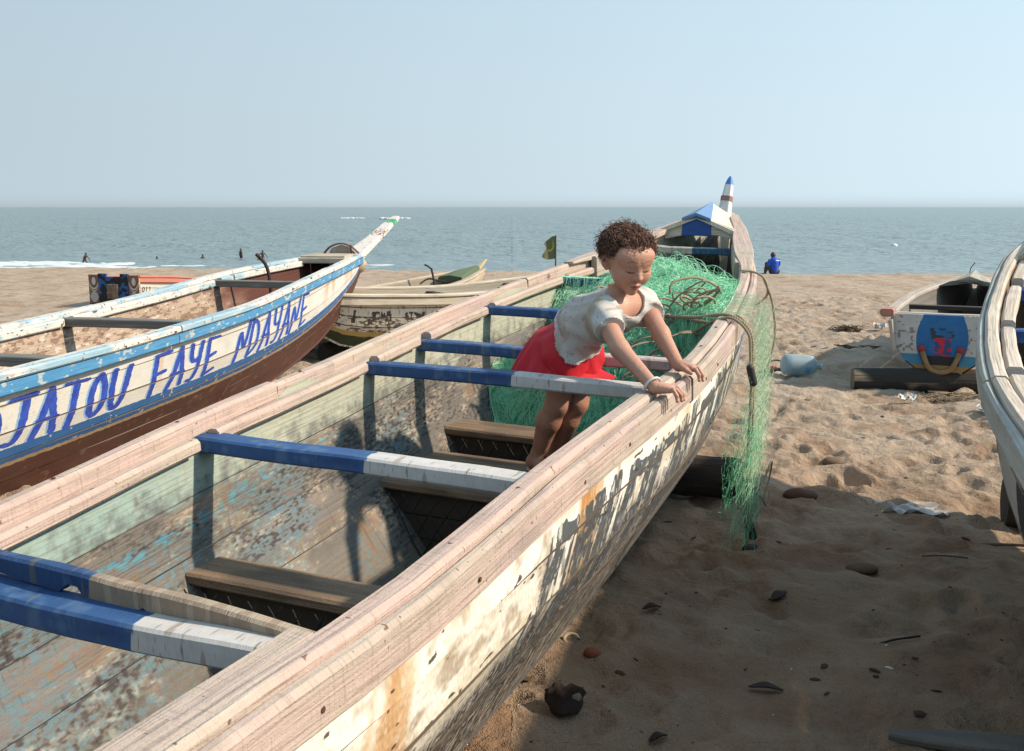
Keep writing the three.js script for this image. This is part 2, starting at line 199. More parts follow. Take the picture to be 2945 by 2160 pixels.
const thwTex = [paint(BL, WH, .5, .22, .26), paint([38, 78, 130], WH, .5, .26, .24), paint([46, 84, 134], [200, 184, 180], .5, .34, .36), paint([198, 194, 178], [40, 84, 120], .48, .28, .3)];
const thwBump = gray(1024, 128, (u, v) => clamp(fb(u * 10, v * 40, 4) * .8 + R() * .2));
const thwMat = thwTex.map((t) => std({ map: t, bumpMap: thwBump, bumpScale: .003, roughness: .72 }));

// ---------- boats ----------
// a boat lies in its own frame: u to the right, y up, s forward (-z); y is given relative to the eye
function boat(name, label, category, o) {
  const b = { ...o }; const yaw = THREE.MathUtils.degToRad(o.yaw), a = [Math.sin(yaw), Math.cos(yaw)], r = [Math.cos(yaw), -Math.sin(yaw)];
  const X0 = o.X !== undefined ? o.X : o.D * r[0], Z0 = o.Z !== undefined ? o.Z : o.D * r[1];
  b.base = o.base; b.g = thing(name, label, category, P(X0, o.base, Z0), -yaw, o.group);
  const tilt = o.tilt || 0; b.pt = (s, u, y) => V3(u, y - o.base - tilt * u, -s);
  b.hb = smoothTab(o.S, o.hb); b.yc = smoothTab(o.S, o.yc); b.kb = smoothTab(o.S, o.kb); b.bw = o.bw; b.u0 = o.u0 || (() => 0);
  b.fu = o.fu || [0, .30, .62, .82, .93, 1]; b.fy = o.fy || [0, .22, .42, .60, .78, 1];
  b.sec = (s, f) => { const n = b.fu.length - 1, i = Math.min(n - 1, Math.floor(f * n)), t = f * n - i, bw = Math.min(b.bw, b.hb(s) * .5), k = b.kb(s); return [bw + (b.hb(s) - bw) * lerp(b.fu[i], b.fu[i + 1], t), k + (b.yc(s) - k) * lerp(b.fy[i], b.fy[i + 1], t)]; };
  b.uAt = (s, y) => { let lo = 0, hi = 1; for (let i = 0; i < 30; i++) { const m = (lo + hi) / 2; b.sec(s, m)[1] < y ? lo = m : hi = m; } return b.sec(s, lo)[0]; };
  b.path = (s0, s1, n, u, y) => Array.from({ length: n + 1 }, (_, i) => { const s = lerp(s0, s1, i / n); return b.pt(s, u(s), y(s)); });
  return b;
}
// one strake between two heights of the section, as a plank with an outer, an inner and edge faces
function strake(b, side, k, s0, s1, n, th, mats, name = 'hull_plank') {
  const N = b.fu.length - 1, pos = [], uv = [], idx = [[], [], []], f0 = k / N, f1 = (k + 1) / N, seed = (side > 0 ? 40 : 0) + k * 7; const Ls = b.uvS || [s0, s1];
  const P4 = (s) => { const A = b.sec(s, f0 + 1e-4), B = b.sec(s, f1 - 1e-4), dx = B[0] - A[0], dy = B[1] - A[1], l = Math.hypot(dx, dy) || 1, tx = dx / l, ty = dy / l, nx = ty, ny = -tx, gp = .0022, j = (vn(s * 1.7 + seed, seed) - .5) * .007, j2 = (vn(s * 2.1 + seed + 9, seed) - .5) * .007, u0 = b.u0(s);
    const q = (p, t, d, ji) => b.pt(s, u0 + side * (p[0] + tx * t + nx * (d + ji)), p[1] + ty * t + ny * (d + ji));
    return [q(A, gp, th, j), q(B, -gp, th, j2), q(B, -.0009, 0, j2), q(A, .0009, 0, j)]; };
  const rows = []; for (let i = 0; i <= n; i++) rows.push([lerp(s0, s1, i / n), P4(lerp(s0, s1, i / n))]);
  const face = (i0, i1, grp, va, vb, flip) => { const o = pos.length / 3; for (const [s, p] of rows) { const u = (s - Ls[0]) / (Ls[1] - Ls[0]); const A = p[i0], B = p[i1], M = A.clone().lerp(B, .5); for (const [q, v] of [[A, va], [M, (va + vb) / 2], [B, vb]]) { pos.push(q.x, q.y, q.z); uv.push(u, v); } } for (let i = 0; i < n; i++) for (let t = 0; t < 2; t++) { const a = o + i * 3 + t, c = a + 3; (side > 0) !== flip ? idx[grp].push(a, c, a + 1, a + 1, c, c + 1) : idx[grp].push(a, a + 1, c, a + 1, c + 1, c); } };
  face(0, 1, 0, f0 + .006, f1 - .006, true); face(2, 3, 1, f1 - .006, f0 + .006, true); face(1, 2, 2, f1, f1, true); face(3, 0, 2, f0, f0, true);
  const g = geo(pos, uv, idx.flat()); let c = 0; idx.forEach((q, i) => { g.addGroup(c, q.length, i); c += q.length; });
  return part(name, g, mats, b.g);
}
function hull(b, s0, s1, n, th, matsR, matsL) {
  const N = b.fu.length - 1; for (let k = 0; k < N; k++) { strake(b, 1, k, s0, s1, n, th, matsR); strake(b, -1, k, s0, s1, n, th, matsL); }
  const up = (s) => b.kb(s) - .012; const pts = b.path(s0, s1, n, (s) => b.u0(s), up); part('keel_plank', sweep(pts, (t) => rectProf(2 * Math.min(b.bw, b.hb(lerp(s0, s1, t)) * .5) + .05, .034)), b.keelMat || matsR[0], b.g);
}
// railing boards along one side
function rail(b, side, s0, s1, n, du, dy, w, h, mat, name, seed = 1) {
  const pts = b.path(s0, s1, n, (s) => b.u0(s) + side * (b.hb(s) + du), (s) => b.yc(s) + dy + (vn(s * 1.3, seed) - .5) * .008);
  return part(name, sweep(pts, (t, i) => { const j = (vn(i * .7, seed + 3) - .5) * .008; return rectProf(w + j, h, Math.min(.008, h * .3)); }, { u0: seed * .37, v0: seed * .21 }), mat, b.g);
}
function thwart(b, s, y, d, h, mat, name = 'thwart', inset = 0, label) {
  const w = b.hb(s) - inset, u0 = b.u0(s); const n = 14, pts = []; for (let i = 0; i <= n; i++) { const t = i / n; pts.push(b.pt(s + (vn(t * 3, s * 9) - .5) * .012, u0 + lerp(-w, w, t), y - h / 2 + (vn(t * 4, s * 7 + 3) - .5) * .008)); }
  return part(name, sweep(pts, (t, i) => { const j = (vn(i * .8, s * 5) - .5) * .006; return rectProf(d + j, h + j * .5, .005); }, { ul: 1 }), mat, b.g, label);
}
const brownPlain = std({ map: brownMap, bumpMap: pinkBump, bumpScale: .004 });
const darkBoard = std({ color: rgb(74, 64, 54), roughness: .95 });
const ballG = ball;

// ---------- the big boat in front ----------
const K = 1.12;
const mainBoat = (() => {
  const L0 = .2, L1 = 6.2, LL = L1 - L0;
  const glyph = mask(2048, 512, (c) => { const X = (s) => (s - L0) / LL * 2048, q = rng(8); c.lineWidth = 24;
    for (let s = 1.86, k = 0; s < 4.6; s += .235, k++) { const x = X(s), t = 92 + (q() - .5) * 20, h = 200 + q() * 60, lean = -26, w = 46 + q() * 12; c.lineWidth = 20 + q() * 12;
      const ln = (a, y0, e, y1) => { c.beginPath(); c.moveTo(x + a, y0); c.quadraticCurveTo(x + (a + e) / 2 + (q() - .5) * 16, (y0 + y1) / 2, x + e, y1); c.stroke(); };
      ln(0, t, lean, t + h); if (k % 3 !== 1) { ln(0, t + 4, w, t + (k % 2 ? 0 : 16)); ln(w, t + 6, w + lean * .8, t + h * .8); } else ln(w * .7, t - 6, w * .2, t + h * .9); if (k % 4 === 2) ln(-8, t + h * .5, w * .7, t + h * .46); } });
  const outMap = tex(2048, 512, (u, v) => { const s = L0 + u * LL, n = fb(u * 40, v * 9, 4), fine = vn(u * 900, v * 30); let c = mixc([222, 212, 190], [250, 246, 234], ss(.2, .55, n));
    c = mixc(c, [150, 128, 104], ss(.60, .8, fb(u * 90, v * 14 + 9, 3)) * .55);
    const ru = vn(u * 46 + 4, v * .8), rust = ss(.50, .74, ru + (vn(u * 300, v * 3) - .5) * .16) * ss(.1, .6, v + (vn(u * 60, 2) - .5) * .5) * (s < 2.2 ? 1 : .4); c = mixc(c, [186, 124, 62], rust * (.5 + .4 * vn(u * 160, v * 8)));
    const tl = interp([.4, 1.2, 1.8, 2.6, 4.2, 6.1], [.20, .34, .56, .62, .60, .50], s) + (fb(u * 30, 7, 3) - .5) * .16, tar = ss(.08, -.06, v - tl), st = vn(u * 620 + v * 20, v * 16), st2 = vn(u * 1500, v * 60);
    if (tar > 0) { const k = tar * (ss(.30, .62, st * .6 + st2 * .4) * .55 + .58); c = mixc(c, [50, 47, 47], clamp(k)); if (st2 > .66 && tar > .3) c = mixc(c, [222, 214, 202], .75); }
    const smear = (vn(u * 420, v * 5) - .5) * .012; const g = glyph(clamp(u + smear), v); if (g > .5) { const w = fb(u * 300, v * 24, 3); c = mixc(c, [70, 76, 82], w > .62 ? .25 : .9); }
    const gh = glyph(clamp(u + .004), clamp(v + .05 + .12 * vn(u * 300, 1))); if (gh > .5 && vn(u * 500, v * 3) > .45) c = mixc(c, [96, 96, 96], .5);
    if (s > 4.05 && s < 4.2 && v > .66 && v < .9) c = mixc(c, [50, 110, 180], .85);
    if (fine > .86) c = mixc(c, [246, 238, 220], .4); if (fb(u * 160, v * 46, 2) < .17) c = mixc(c, [60, 50, 44], .8);
    return c.map((q) => q + (R() - .5) * 12); });
  const outBump = gray(2048, 512, (u, v) => clamp(fb(u * 90, v * 16, 3) * .35 + vn(u * 620 + v * 20, v * 16) * .35 * ss(.7, .3, v) + vn(u * 1500, v * 60) * .3));
  const inMap = tex(2048, 512, (u, v) => { const s = L0 + u * LL, n = fb(u * 22, v * 8, 5), gr = fb(u * 20, v * 190, 3), f = fb(u * 380, v * 120, 4), sc = vn(u * 900, v * 14), cl = fb(u * 60, v * 20 + 3, 5);
    let low = mixc([90, 86, 82], [142, 134, 124], clamp(n * .55 + gr * .45)); low = mixc(low, [132, 128, 128], ss(.45, .75, fb(u * 12 + 6, v * 6, 4)) * .6); low = mixc(low, [172, 154, 132], ss(.5, .8, cl) * .55);
    low = mixc(low, [100, 134, 148], ss(.46, .66, f) * ss(.45, .65, fb(u * 16 + 3, v * 5, 4)) * ss(.95, .5, Math.abs(v - .56) * 2) * (s < 3 ? .75 : .2)); low = mixc(low, [148, 104, 72], ss(.54, .74, fb(u * 70 + 9, v * 22, 5)) * ss(.5, .7, n) * .5);
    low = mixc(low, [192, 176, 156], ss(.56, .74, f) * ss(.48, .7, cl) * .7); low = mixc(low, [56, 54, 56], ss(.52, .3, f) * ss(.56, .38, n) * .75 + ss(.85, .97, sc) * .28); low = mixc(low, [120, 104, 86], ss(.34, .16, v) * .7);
    const edge = .79 + (fb(u * 34, v * 3, 3) - .5) * .08; let top = mixc([170, 174, 158], [190, 190, 172], n); top = mixc(top, [138, 174, 172], ss(.6, 1.2, s) * ss(2.3, 1.5, s) * .6); if (sc > .83) top = mixc(top, [160, 144, 120], .25);
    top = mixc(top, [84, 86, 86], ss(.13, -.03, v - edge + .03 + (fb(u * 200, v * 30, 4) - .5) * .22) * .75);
    let c = mixc(low, top, ss(-.012, .012, v - edge)); const bl = Math.abs(v - .725 + (vn(u * 12, 3) - .5) * .05); if (bl < .03) c = mixc(c, [88, 150, 170], ss(.5, .62, fb(u * 260, v * 90, 3)) * ss(.03, .012, bl) * .8 * ss(2.7, 2.3, s));
    return c.map((q) => q + (R() - .5) * 18); });
  const inBump = gray(1024, 512, (u, v) => clamp(fb(u * 200, v * 70, 4) * .5 + fb(u * 20, v * 190, 3) * .5));
  const out = std({ map: outMap, color: new THREE.Color(1.15, 1.15, 1.15), bumpMap: outBump, bumpScale: .006, roughness: .75 }), inn = std({ map: inMap, bumpMap: inBump, bumpScale: .005, roughness: .92 }), edgeM = std({ color: rgb(96, 80, 66) });
  const b = boat('fishing_boat', 'largest boat in front, weathered pinkish gunwales, half blue half white thwarts, net in its bow', 'fishing boat', { D: -K, yaw: 22, base: -1.26,
    S: [-3, -1.5, 0, .85, 1.2, 1.5, 1.85, 2.44, 2.83, 3.3, 3.8, 4.4, 4.9, 5.25, 5.5, 5.8, 6.1], hb: [.29, .34, .372, .388, .405, .420, .435, .465, .485, .48, .46, .405, .31, .235, .185, .105, .035],
    yc: [-.607, -.587, -.572, -.562, -.557, -.532, -.5, -.462, -.432, -.385, -.342, -.287, -.23, -.178, -.135, -.085, -.05], tilt: .023, kb: [-1.2, -1.22, -1.225, -1.225, -1.225, -1.225, -1.225, -1.225, -1.22, -1.21, -1.19, -1.165, -1.11, -1.03, -.94, -.72, -.36], bw: .13 });
  b.u0 = (s) => interp([3.2, 4.4], [.025, 0], s); b.uvS = [L0, L1]; b.fu = [0, .33, .68, .87, .95, 1]; b.fy = [0, .25, .46, .62, .79, 1]; b.keelMat = std({ color: rgb(92, 92, 92), bumpMap: outBump, bumpScale: .004 });
  hull(b, -2.6, 6.1, 78, .024, [out, inn, edgeM], [out, inn, edgeM]);
  const X = (s, u, y) => b.pt(s, b.u0(s) + u, y);
  part('transom', sweep([b.pt(-2.6, -.3, -.9), b.pt(-2.6, .3, -.9)], rectProf(.03, .58)), brownPlain, b.g);
  // gunwales: cap board, outer rubbing board, inner stringers cut at the thwarts
  for (const sd of [1, -1]) {
    let k = sd > 0 ? 3 : 8; const cuts = sd > 0 ? [-2.6, 2.7, 5.62] : [-2.6, 2.2, 4.02, 5.62];
    for (let i = 0; i + 1 < cuts.length; i++) { rail(b, sd, cuts[i] + .003, cuts[i + 1] - .003, 30, sd > 0 ? -.005 : .014, -.008, sd > 0 ? .046 : .036, .050, pinkMat, 'gunwale_cap', k++); rail(b, sd, cuts[i] + .003, cuts[i + 1] - .003, 30, sd > 0 ? .0325 : .046, sd > 0 ? -.030 : -.085, .028, .076, pinkMat, 'rubbing_board', k++); }
    const st = [-2.6, 1.14, 1.86, 2.69, 3.05, 3.6, 4.35, 5.2]; for (let i = 0; i + 1 < st.length; i++) rail(b, sd, st[i] + .037, st[i + 1] - .037, 10, sd > 0 ? (i === 0 ? -.055 : -.018) : -.0215, sd > 0 ? (i === 0 ? -.014 : -.066) : -.038, sd > 0 ? (i === 0 ? .052 : .034) : .032, sd < 0 ? .034 : .046, pinkMat, 'stringer', k++);
  }
  { const q = rng(41), g = []; for (const sd of [1, -1]) for (let s = -1; s < 5.5; s += .16 + q() * .22) for (const [du, dy, tilt] of [[sd > 0 ? -.005 : .014, .0172, 0], [sd > 0 ? .047 : .0605, sd > 0 ? -.035 : -.085, 1]]) if (q() < .7) { const n = new THREE.CylinderGeometry(.0045, .0045, .002, 7); if (tilt) n.rotateZ(1.5708); const p = b.pt(s, b.u0(s) + sd * (b.hb(s) + du), b.yc(s) + dy); n.translate(p.x, p.y, p.z); g.push(n); } part('nails', merge(g), std({ color: rgb(96, 58, 42), roughness: .8 }), b.g); }
  thwart(b, 1.19, -.624, .072, .044, thwMat[0]); thwart(b, 1.885, -.529, .068, .036, thwMat[0]); thwart(b, 2.72, -.475, .066, .038, thwMat[1]); thwart(b, 3.07, -.45, .062, .036, thwMat[2]); thwart(b, 3.63, -.385, .062, .034, thwMat[1]); thwart(b, 4.36, -.323, .062, .034, thwMat[1]); thwart(b, 5.27, -.2025, .07, .036, thwMat[3]);
  // ribs along the left side
  // low benches with a boarded, net-covered front
  const netM = std({ color: rgb(40, 36, 32), roughness: .9 });
  for (const [s, d, y] of [[1.73, .125, -.80], [2.62, .40, -.812], [3.11, .155, -.752], [-.2, .14, -.8]]) {
    const w = b.uAt(s, y) - .004, pts = [b.pt(s + d / 2, b.u0(s) - w, y - .015), b.pt(s + d / 2, b.u0(s), y - .017), b.pt(s + d / 2, b.u0(s) + w, y - .015)]; part('bench_board', sweep(pts, rectProf(d, .028, .006), { v0: s }), benchMat, b.g);
    const y1 = y - .03, y0 = b.kb(s) + .02, N = 5, tp = []; for (let i = 0; i < N; i++) { const ya = lerp(y0, y1, i / N), yb = lerp(y0, y1, (i + 1) / N) - .004, wa = b.uAt(s, ya) - .01, wb = b.uAt(s, yb) - .01; const q = [b.pt(s + .03, -wa, ya), b.pt(s + .03, wa, ya), b.pt(s + .03, wb, yb), b.pt(s + .03, -wb, yb)], q2 = q.map((p) => p.clone().setZ(p.z - .018)); const pos = [], A = (a, e, c, f) => pos.push(...a.toArray(), ...e.toArray(), ...c.toArray(), ...a.toArray(), ...c.toArray(), ...f.toArray()); A(...q); A(q2[1], q2[0], q2[3], q2[2]); A(q[3], q[2], q2[2], q2[3]); A(q[1], q[0], q2[0], q2[1]); tp.push(part('bulkhead_board', geo(pos, pos.map(() => 0).slice(0, pos.length / 3 * 2), null), darkBoard, b.g)); }
    const g = [], st = .055; for (let i = -14; i <= 14; i++) for (const dr of [1, -1]) { const pp = []; for (let k = 0; k <= 6; k++) { const yy = lerp(y0, y1, k / 6), uu = i * st + dr * (yy - y0) * .62; if (Math.abs(uu) < b.uAt(s, yy) - .015) pp.push(b.pt(s - .008 - Math.abs(Math.sin(i + k)) * .014, uu, yy)); } if (pp.length > 1) g.push(tube(pp, .0022, 8, 4)); }
    part('netting', merge(g), netM, b.g).userData.kind = 'stuff';
  }
  // bow: gable board, roof boards, blue panel, horn
  const cream = std({ map: paleMap, color: new THREE.Color(1.2, 1.18, 1.1), bumpMap: pinkBump, bumpScale: .003 }), blueP = std({ color: rgb(36, 84, 158), bumpMap: pinkBump, bumpScale: .002, roughness: .7 });
  const gab = (pl, s, t) => { const sh = new THREE.Shape(pl.map(([u, y]) => new THREE.Vector2(u, y))); const g = new THREE.ExtrudeGeometry(sh, { depth: t, bevelEnabled: true, bevelSize: .003, bevelThickness: .003, bevelSegments: 1 }); g.translate(0, -b.base, -s - t); return g; };
  part('gable_board', gab([[-.19, -.165], [-.1, -.147], [0, -.142], [.09, -.146], [.16, -.165], [.165, -.115], [.05, -.072], [-.02, -.048], [-.09, -.066], [-.2, -.12]], 5.42, .03), cream, b.g);
  part('blue_panel', gab([[-.098, -.150], [-.02, -.147], [.052, -.150], [.049, -.083], [-.022, -.058], [-.094, -.071]], 5.412, .006), blueP, b.g);
  for (const sd of [1, -1]) { const pos = [], Pn = [[5.40, -.02, -.046], [5.40, sd * .225 - .02, -.138], [5.9, sd * .11, -.075], [5.72, 0, .012]].map(([s, u, y]) => b.pt(s, u, y + .006)), Q = Pn.map((p) => p.clone().setY(p.y - .022)); const f = (a, c, d, e) => pos.push(...a.toArray(), ...c.toArray(), ...d.toArray(), ...a.toArray(), ...d.toArray(), ...e.toArray()); f(...Pn); f(...Q); for (let i = 0; i < 4; i++) f(Pn[i], Pn[(i + 1) % 4], Q[(i + 1) % 4], Q[i]); const uv = []; for (let i = 0; i < pos.length; i += 3) uv.push(pos[i + 2], pos[i]); part('roof_board', geo(pos, uv), cream, b.g); }
  part('roof_facet', sweep([b.pt(5.39, -.022, -.045), b.pt(5.71, .0, .014)], (t) => [[-.075 * (1 - t) - .004, -.012 - .018 * (1 - t)], [0, .0], [.075 * (1 - t) + .004, -.012 - .022 * (1 - t)], [.072 * (1 - t) + .004, .004 - .02 * (1 - t)], [0, .014], [-.072 * (1 - t) - .004, .004 - .016 * (1 - t)]]), std({ color: rgb(112, 150, 196), roughness: .6 }), b.g);  // paler blue than the panel: light from above put into its colour
  // wide planks on the bow gunwale
  for (const sd of [1, -1]) part('bow_plank', sweep(b.path(4.45, 5.9, 16, (s) => sd * (b.hb(s) + .002), (s) => b.yc(s) + .020), (t) => rectProf(lerp(.05, .092, ss(0, .35, t)) * (1 - ss(.4, 1, t) * .45), lerp(.012, .024, ss(0, .15, t)), .004), { v0: .3 }), pinkMat, b.g);
  for (const sd of [1, -1]) part('bow_knee', sweep([b.pt(4.62, sd * (b.hb(4.62) - .035), -.285), b.pt(4.95, sd * (b.hb(4.95) - .035), -.25), b.pt(5.22, sd * (b.hb(5.22) - .03), -.215)], (t) => rectProf(.03, .1 - .02 * t)), pinkMat, b.g);
  part('stem', sweep(curve([b.pt(5.5, 0, -.965), b.pt(5.84, 0, -.73), b.pt(6.1, 0, -.38), b.pt(6.2, 0, -.04)], 10), rectProf(.07, .07, .012), { up: V3(0, 0, -1) }), cream, b.g);
  const hornM = std({ color: rgb(236, 236, 234), bumpMap: pinkBump, bumpScale: .003, roughness: .75 });
  const H0 = b.pt(6.1, -.015, -.10), H1 = b.pt(6.18, .008, .176), hp = (t) => H0.clone().lerp(H1, t), hw = (t) => .086 - .048 * t; const pr = (t) => { const w = hw(t); return rectProf(w, w * .9, w * .2); };
  part('horn', sweep([hp(0), hp(.3), hp(.47), hp(.56), hp(.82)], (t, i) => pr([0, .3, .47, .56, .82][i]), { up: V3(0, 0, 1) }), hornM, b.g, 'white wooden horn of the bow');
  part('horn_band', sweep([hp(.47), hp(.57)], (t) => { const w = hw(.5) + .005; return rectProf(w, w * .92, w * .2); }, { up: V3(0, 0, 1) }), std({ color: rgb(172, 128, 122) }), b.g);
  part('horn_tip', sweep([hp(.82), hp(.93), hp(1)], (t, i) => { const w = [hw(.82) + .001, .030, .012][i]; return rectProf(w, w * .9, w * .25); }, { up: V3(0, 0, 1) }), std({ color: rgb(40, 120, 196), roughness: .6 }), b.g);
  return b;
})();
{ // loose weathered board propped on the nearest thwart
  const b = mainBoat, W = (s, u, y) => b.g.localToWorld(b.pt(s, u, y)); b.g.updateMatrixWorld(true);
  const top = [[1.222, -.42, -.578], [1.22, -.30, -.582], [1.218, -.16, -.584], [1.215, -.03, -.590], [1.213, .095, -.592], [1.212, .212, -.600], [1.21, .33, -.610]], bot = [.02, .03, .043, .042, .034, .032, .02];
  const pts = top.map(([s, u, y], i) => W(s, u, y - .016)); const C = pts[2].clone();
  const lm = paint([36, 72, 120], [178, 160, 140], .42, .3, .5); const m = std({ map: lm, bumpMap: thwBump, bumpScale: .008, roughness: .95 });
  const sm = new THREE.CatmullRomCurve3(pts.map((p) => p.sub(C))), Np = 40, hh = smoothTab([0, .17, .34, .5, .67, .84, 1], bot), q = []; for (let i = 0; i <= Np; i++) q.push(sm.getPoint(i / Np));
  single('loose_board', sweep(q, (t, i) => { const h = hh(t) + (vn(i * .35, 2) - .5) * .010 - (i === 14 || i === 15 ? .018 : 0) - (i === 22 ? .012 : 0), T = .016, w = .024 + vn(i * .3, 4) * .006; return [[-w / 2 + .004, T - h], [w / 2 - .004, T - h], [w / 2, T - .005], [w / 2 - .005, T], [-w / 2 + .005, T], [-w / 2, T - .005]]; }, { ul: 1 }), m, 'warped half blue, half bare board lying on the nearest thwart of the front boat', 'board', C);
}

// ---------- the white and blue boat on the left ----------
const STROKES = { D: [[[0, 0], [.08, 1]], [[.0, 1], [.6, .9], [.85, .5], [.6, .12], [0, 0]]], J: [[[.05, 1], [1, 1.02]], [[.62, 1], [.6, .35], [.4, .02], [.02, .1]]], A: [[[0, 0], [.5, 1.02], [.9, .04]], [[.1, .4], [.85, .38]]], T: [[[0, 1], [1, .97]], [[.5, 1], [.42, 0]]], O: [[[.5, 1], [.12, .75], [.1, .25], [.45, .0], [.82, .25], [.85, .75], [.5, 1]]], U: [[[.05, 1], [.0, .3], [.35, 0], [.75, .2], [.9, 1]]], F: [[[.15, 0], [.12, 1]], [[.05, 1], [.95, 1.02]], [[.12, .52], [.75, .56]]], Y: [[[.05, 1], [.1, .62], [.45, .5], [.72, .62]], [[.8, 1], [.7, .25], [.45, -.02], [.2, .05]]], E: [[[.2, .02], [.15, 1]], [[.15, 1], [.9, .98]], [[.15, .5], [.75, .56]], [[.2, .02], [.9, .12]]], N: [[[0, 0], [.12, 1], [.75, .02], [.92, 1]]] };
const strokeWord = (c, word, x, y, w, h, lean, lw, dy = 0) => { [...word].forEach((ch, k) => { const S = STROKES[ch]; if (!S) return; c.lineWidth = lw; for (const l of S) { c.beginPath(); l.forEach(([a, b], i) => { const px = x + k * w * 1.22 + a * w + b * lean, py = y + dy * k - b * h; if (i === 0) c.moveTo(px, py); else if (l.length > 3) { const m = l[i - 1], mx = x + k * w * 1.22 + (m[0] + a) / 2 * w + (m[1] + b) / 2 * lean, my = y + dy * k - (m[1] + b) / 2 * h; c.quadraticCurveTo(x + k * w * 1.22 + m[0] * w + m[1] * lean, y + dy * k - m[1] * h, i === l.length - 1 ? px : mx, i === l.length - 1 ? py : my); } else c.lineTo(px, py); }); c.stroke(); } }); };
const nameBoat = (() => {
  const L0 = 3, L1 = 9.7, LL = L1 - L0, X = (s) => (s - L0) / LL * 2048;
  const lett = mask(2048, 512, (c) => { const h = 172, y = 268; strokeWord(c, 'DJATOU', X(3.57), y, .158 * 306, h, 6, 17); strokeWord(c, 'FAYE', X(4.92), y - 2, .165 * 306, h, 7, 16); strokeWord(c, 'NDAYANE', X(5.98), y - 6, .164 * 306, h + 8, 8, 15); });
  const wear = (u, v) => fb(u * 150, v * 22, 3);
  const outMap = tex(2048, 512, (u, v) => { const n = fb(u * 50, v * 10, 3), e = (vn(u * 260, 5) - .5) * .02; let c = mixc([214, 212, 206], [238, 236, 228], n); if (wear(u, v) > .80) c = mixc(c, [196, 180, 156], .45); const ru = ss(.72, .9, vn(u * 60, v * 1.2)); c = mixc(c, [206, 140, 92], ru * .45 * ss(.45, .8, v));
    const f2 = .355 + e * .4; if (v < .475 + e * .3 && v > f2) { c = mixc([34, 92, 152], [52, 112, 172], n); if (wear(u * 1.3 + .3, v) > .76) c = [196, 190, 176]; } else if (v <= f2 && v > f2 - .028) c = mixc([196, 176, 148], [168, 136, 100], n); else if (v <= f2 - .02) { c = mixc([70, 38, 28], [98, 56, 44], fb(u * 30, v * 20, 3)); if (wear(u, v + 3) > .74) c = mixc(c, [150, 120, 100], .5); }
    const jit = (vn(u * 500, v * 40) - .5) * .0012; if (v > .4 && lett(clamp(u + jit), clamp(v + jit * 3)) > .5) c = mixc([36, 62, 168], [52, 92, 196], vn(u * 400, v * 30)); else if (v > .48 && lett(clamp(u + .0022), v) > .5) c = mixc(c, [110, 170, 220], .7);
    if (vn(u * 1400, v * 300) > .965) c = [120, 104, 90]; return c.map((q) => q + (R() - .5) * 8); });
  const inMap = tex(1024, 256, (u, v) => { const n = fb(u * 90, v * 30, 3), m = fb(u * 20, v * 6, 3); let c = mixc([172, 148, 128], [204, 186, 168], m); if (n > .62) c = mixc(c, [128, 100, 84], .7); if (n < .3) c = mixc(c, [236, 226, 212], .6); if (vn(u * 400, v * 60) > .86) c = mixc(c, [80, 70, 64], .6); c = mixc(c, [98, 56, 46], ss(.62, .72, u + (m - .5) * .1)); return c.map((q) => q + (R() - .5) * 14); });
  const capMap = tex(1024, 128, (u, v) => { const n = fb(u * 60, v * 20, 4), m = fb(u * 12, v * 3, 3); let c = mixc([206, 204, 196], [236, 234, 226], n); c = mixc(c, [132, 178, 204], ss(.52, .68, m) * .7); if (n > .70) c = mixc(c, [176, 166, 152], .7); if (vn(u * 220, v * 18) > .9) c = [84, 76, 70]; return c.map((q) => q + (R() - .5) * 10); }); capMap.repeat.set(.25, 3);
  const blMap = tex(1024, 128, (u, v) => { const n = fb(u * 40, v * 14, 4); let c = mixc([60, 132, 184], [96, 160, 204], n); c = mixc(c, [206, 204, 196], ss(.66, .70, fb(u * 90 + 9, v * 16, 3)) * .8); if (n > .77) c = [176, 160, 140]; return c.map((q) => q + (R() - .5) * 10); }); blMap.repeat.set(.25, 3);
  const capM = std({ map: capMap, bumpMap: pinkBump, bumpScale: .003 }), blM = std({ map: blMap, bumpMap: pinkBump, bumpScale: .003 });
  const out = std({ map: outMap, bumpMap: pinkBump, bumpScale: .0015, roughness: .6 }), inn = std({ map: inMap, bumpMap: pinkBump, bumpScale: .004 }), ed = std({ color: rgb(120, 104, 92) });
  const b = boat('named_boat', 'long white boat lettered DJATOU FAYE NDAYANE, blue stripes, brown bottom, on the left', 'fishing boat', { D: -3.22, yaw: 10, base: -1.36,
    S: [1, 3, 4.2, 5.5, 6.3, 7.3, 8.1, 8.66, 9.2, 9.55], hb: [.38, .42, .44, .445, .425, .365, .28, .205, .11, .035], yc: [-.72, -.69, -.672, -.64, -.605, -.535, -.49, -.465, -.455, -.46], kb: [-1.33, -1.33, -1.33, -1.325, -1.30, -1.225, -1.09, -.95, -.78, -.62], bw: .14 });
  b.fu = [0, .36, .68, .84, .93, 1]; b.fy = [0, .24, .44, .62, .81, 1]; b.uvS = [L0, L1]; b.keelMat = std({ color: rgb(84, 50, 40), roughness: .9 }); hull(b, 1, 9.55, 50, .024, [out, inn, ed], [out, inn, ed]);
  let k = 20; for (const sd of [1, -1]) { const cuts = sd > 0 ? [1, 5.1, 7.9, 9.5] : [1, 5.9, 8.1, 9.5]; for (let i = 0; i < 3; i++) { rail(b, sd, cuts[i] + .006, cuts[i + 1] - .006, 24, .036, .002, .075, .036, capM, 'gunwale_cap', k++); rail(b, sd, cuts[i] + .004, cuts[i + 1] - .004, 24, .042, -.050, .03, .062, blM, 'rubbing_board', k++); }
    const st = [1, 4.35, 5.5, 7.3, 8.7]; for (let i = 0; i < 4; i++) rail(b, sd, st[i] + .05, st[i + 1] - .05, 10, -.022, -.03, .035, .05, capM, 'stringer', k++); }
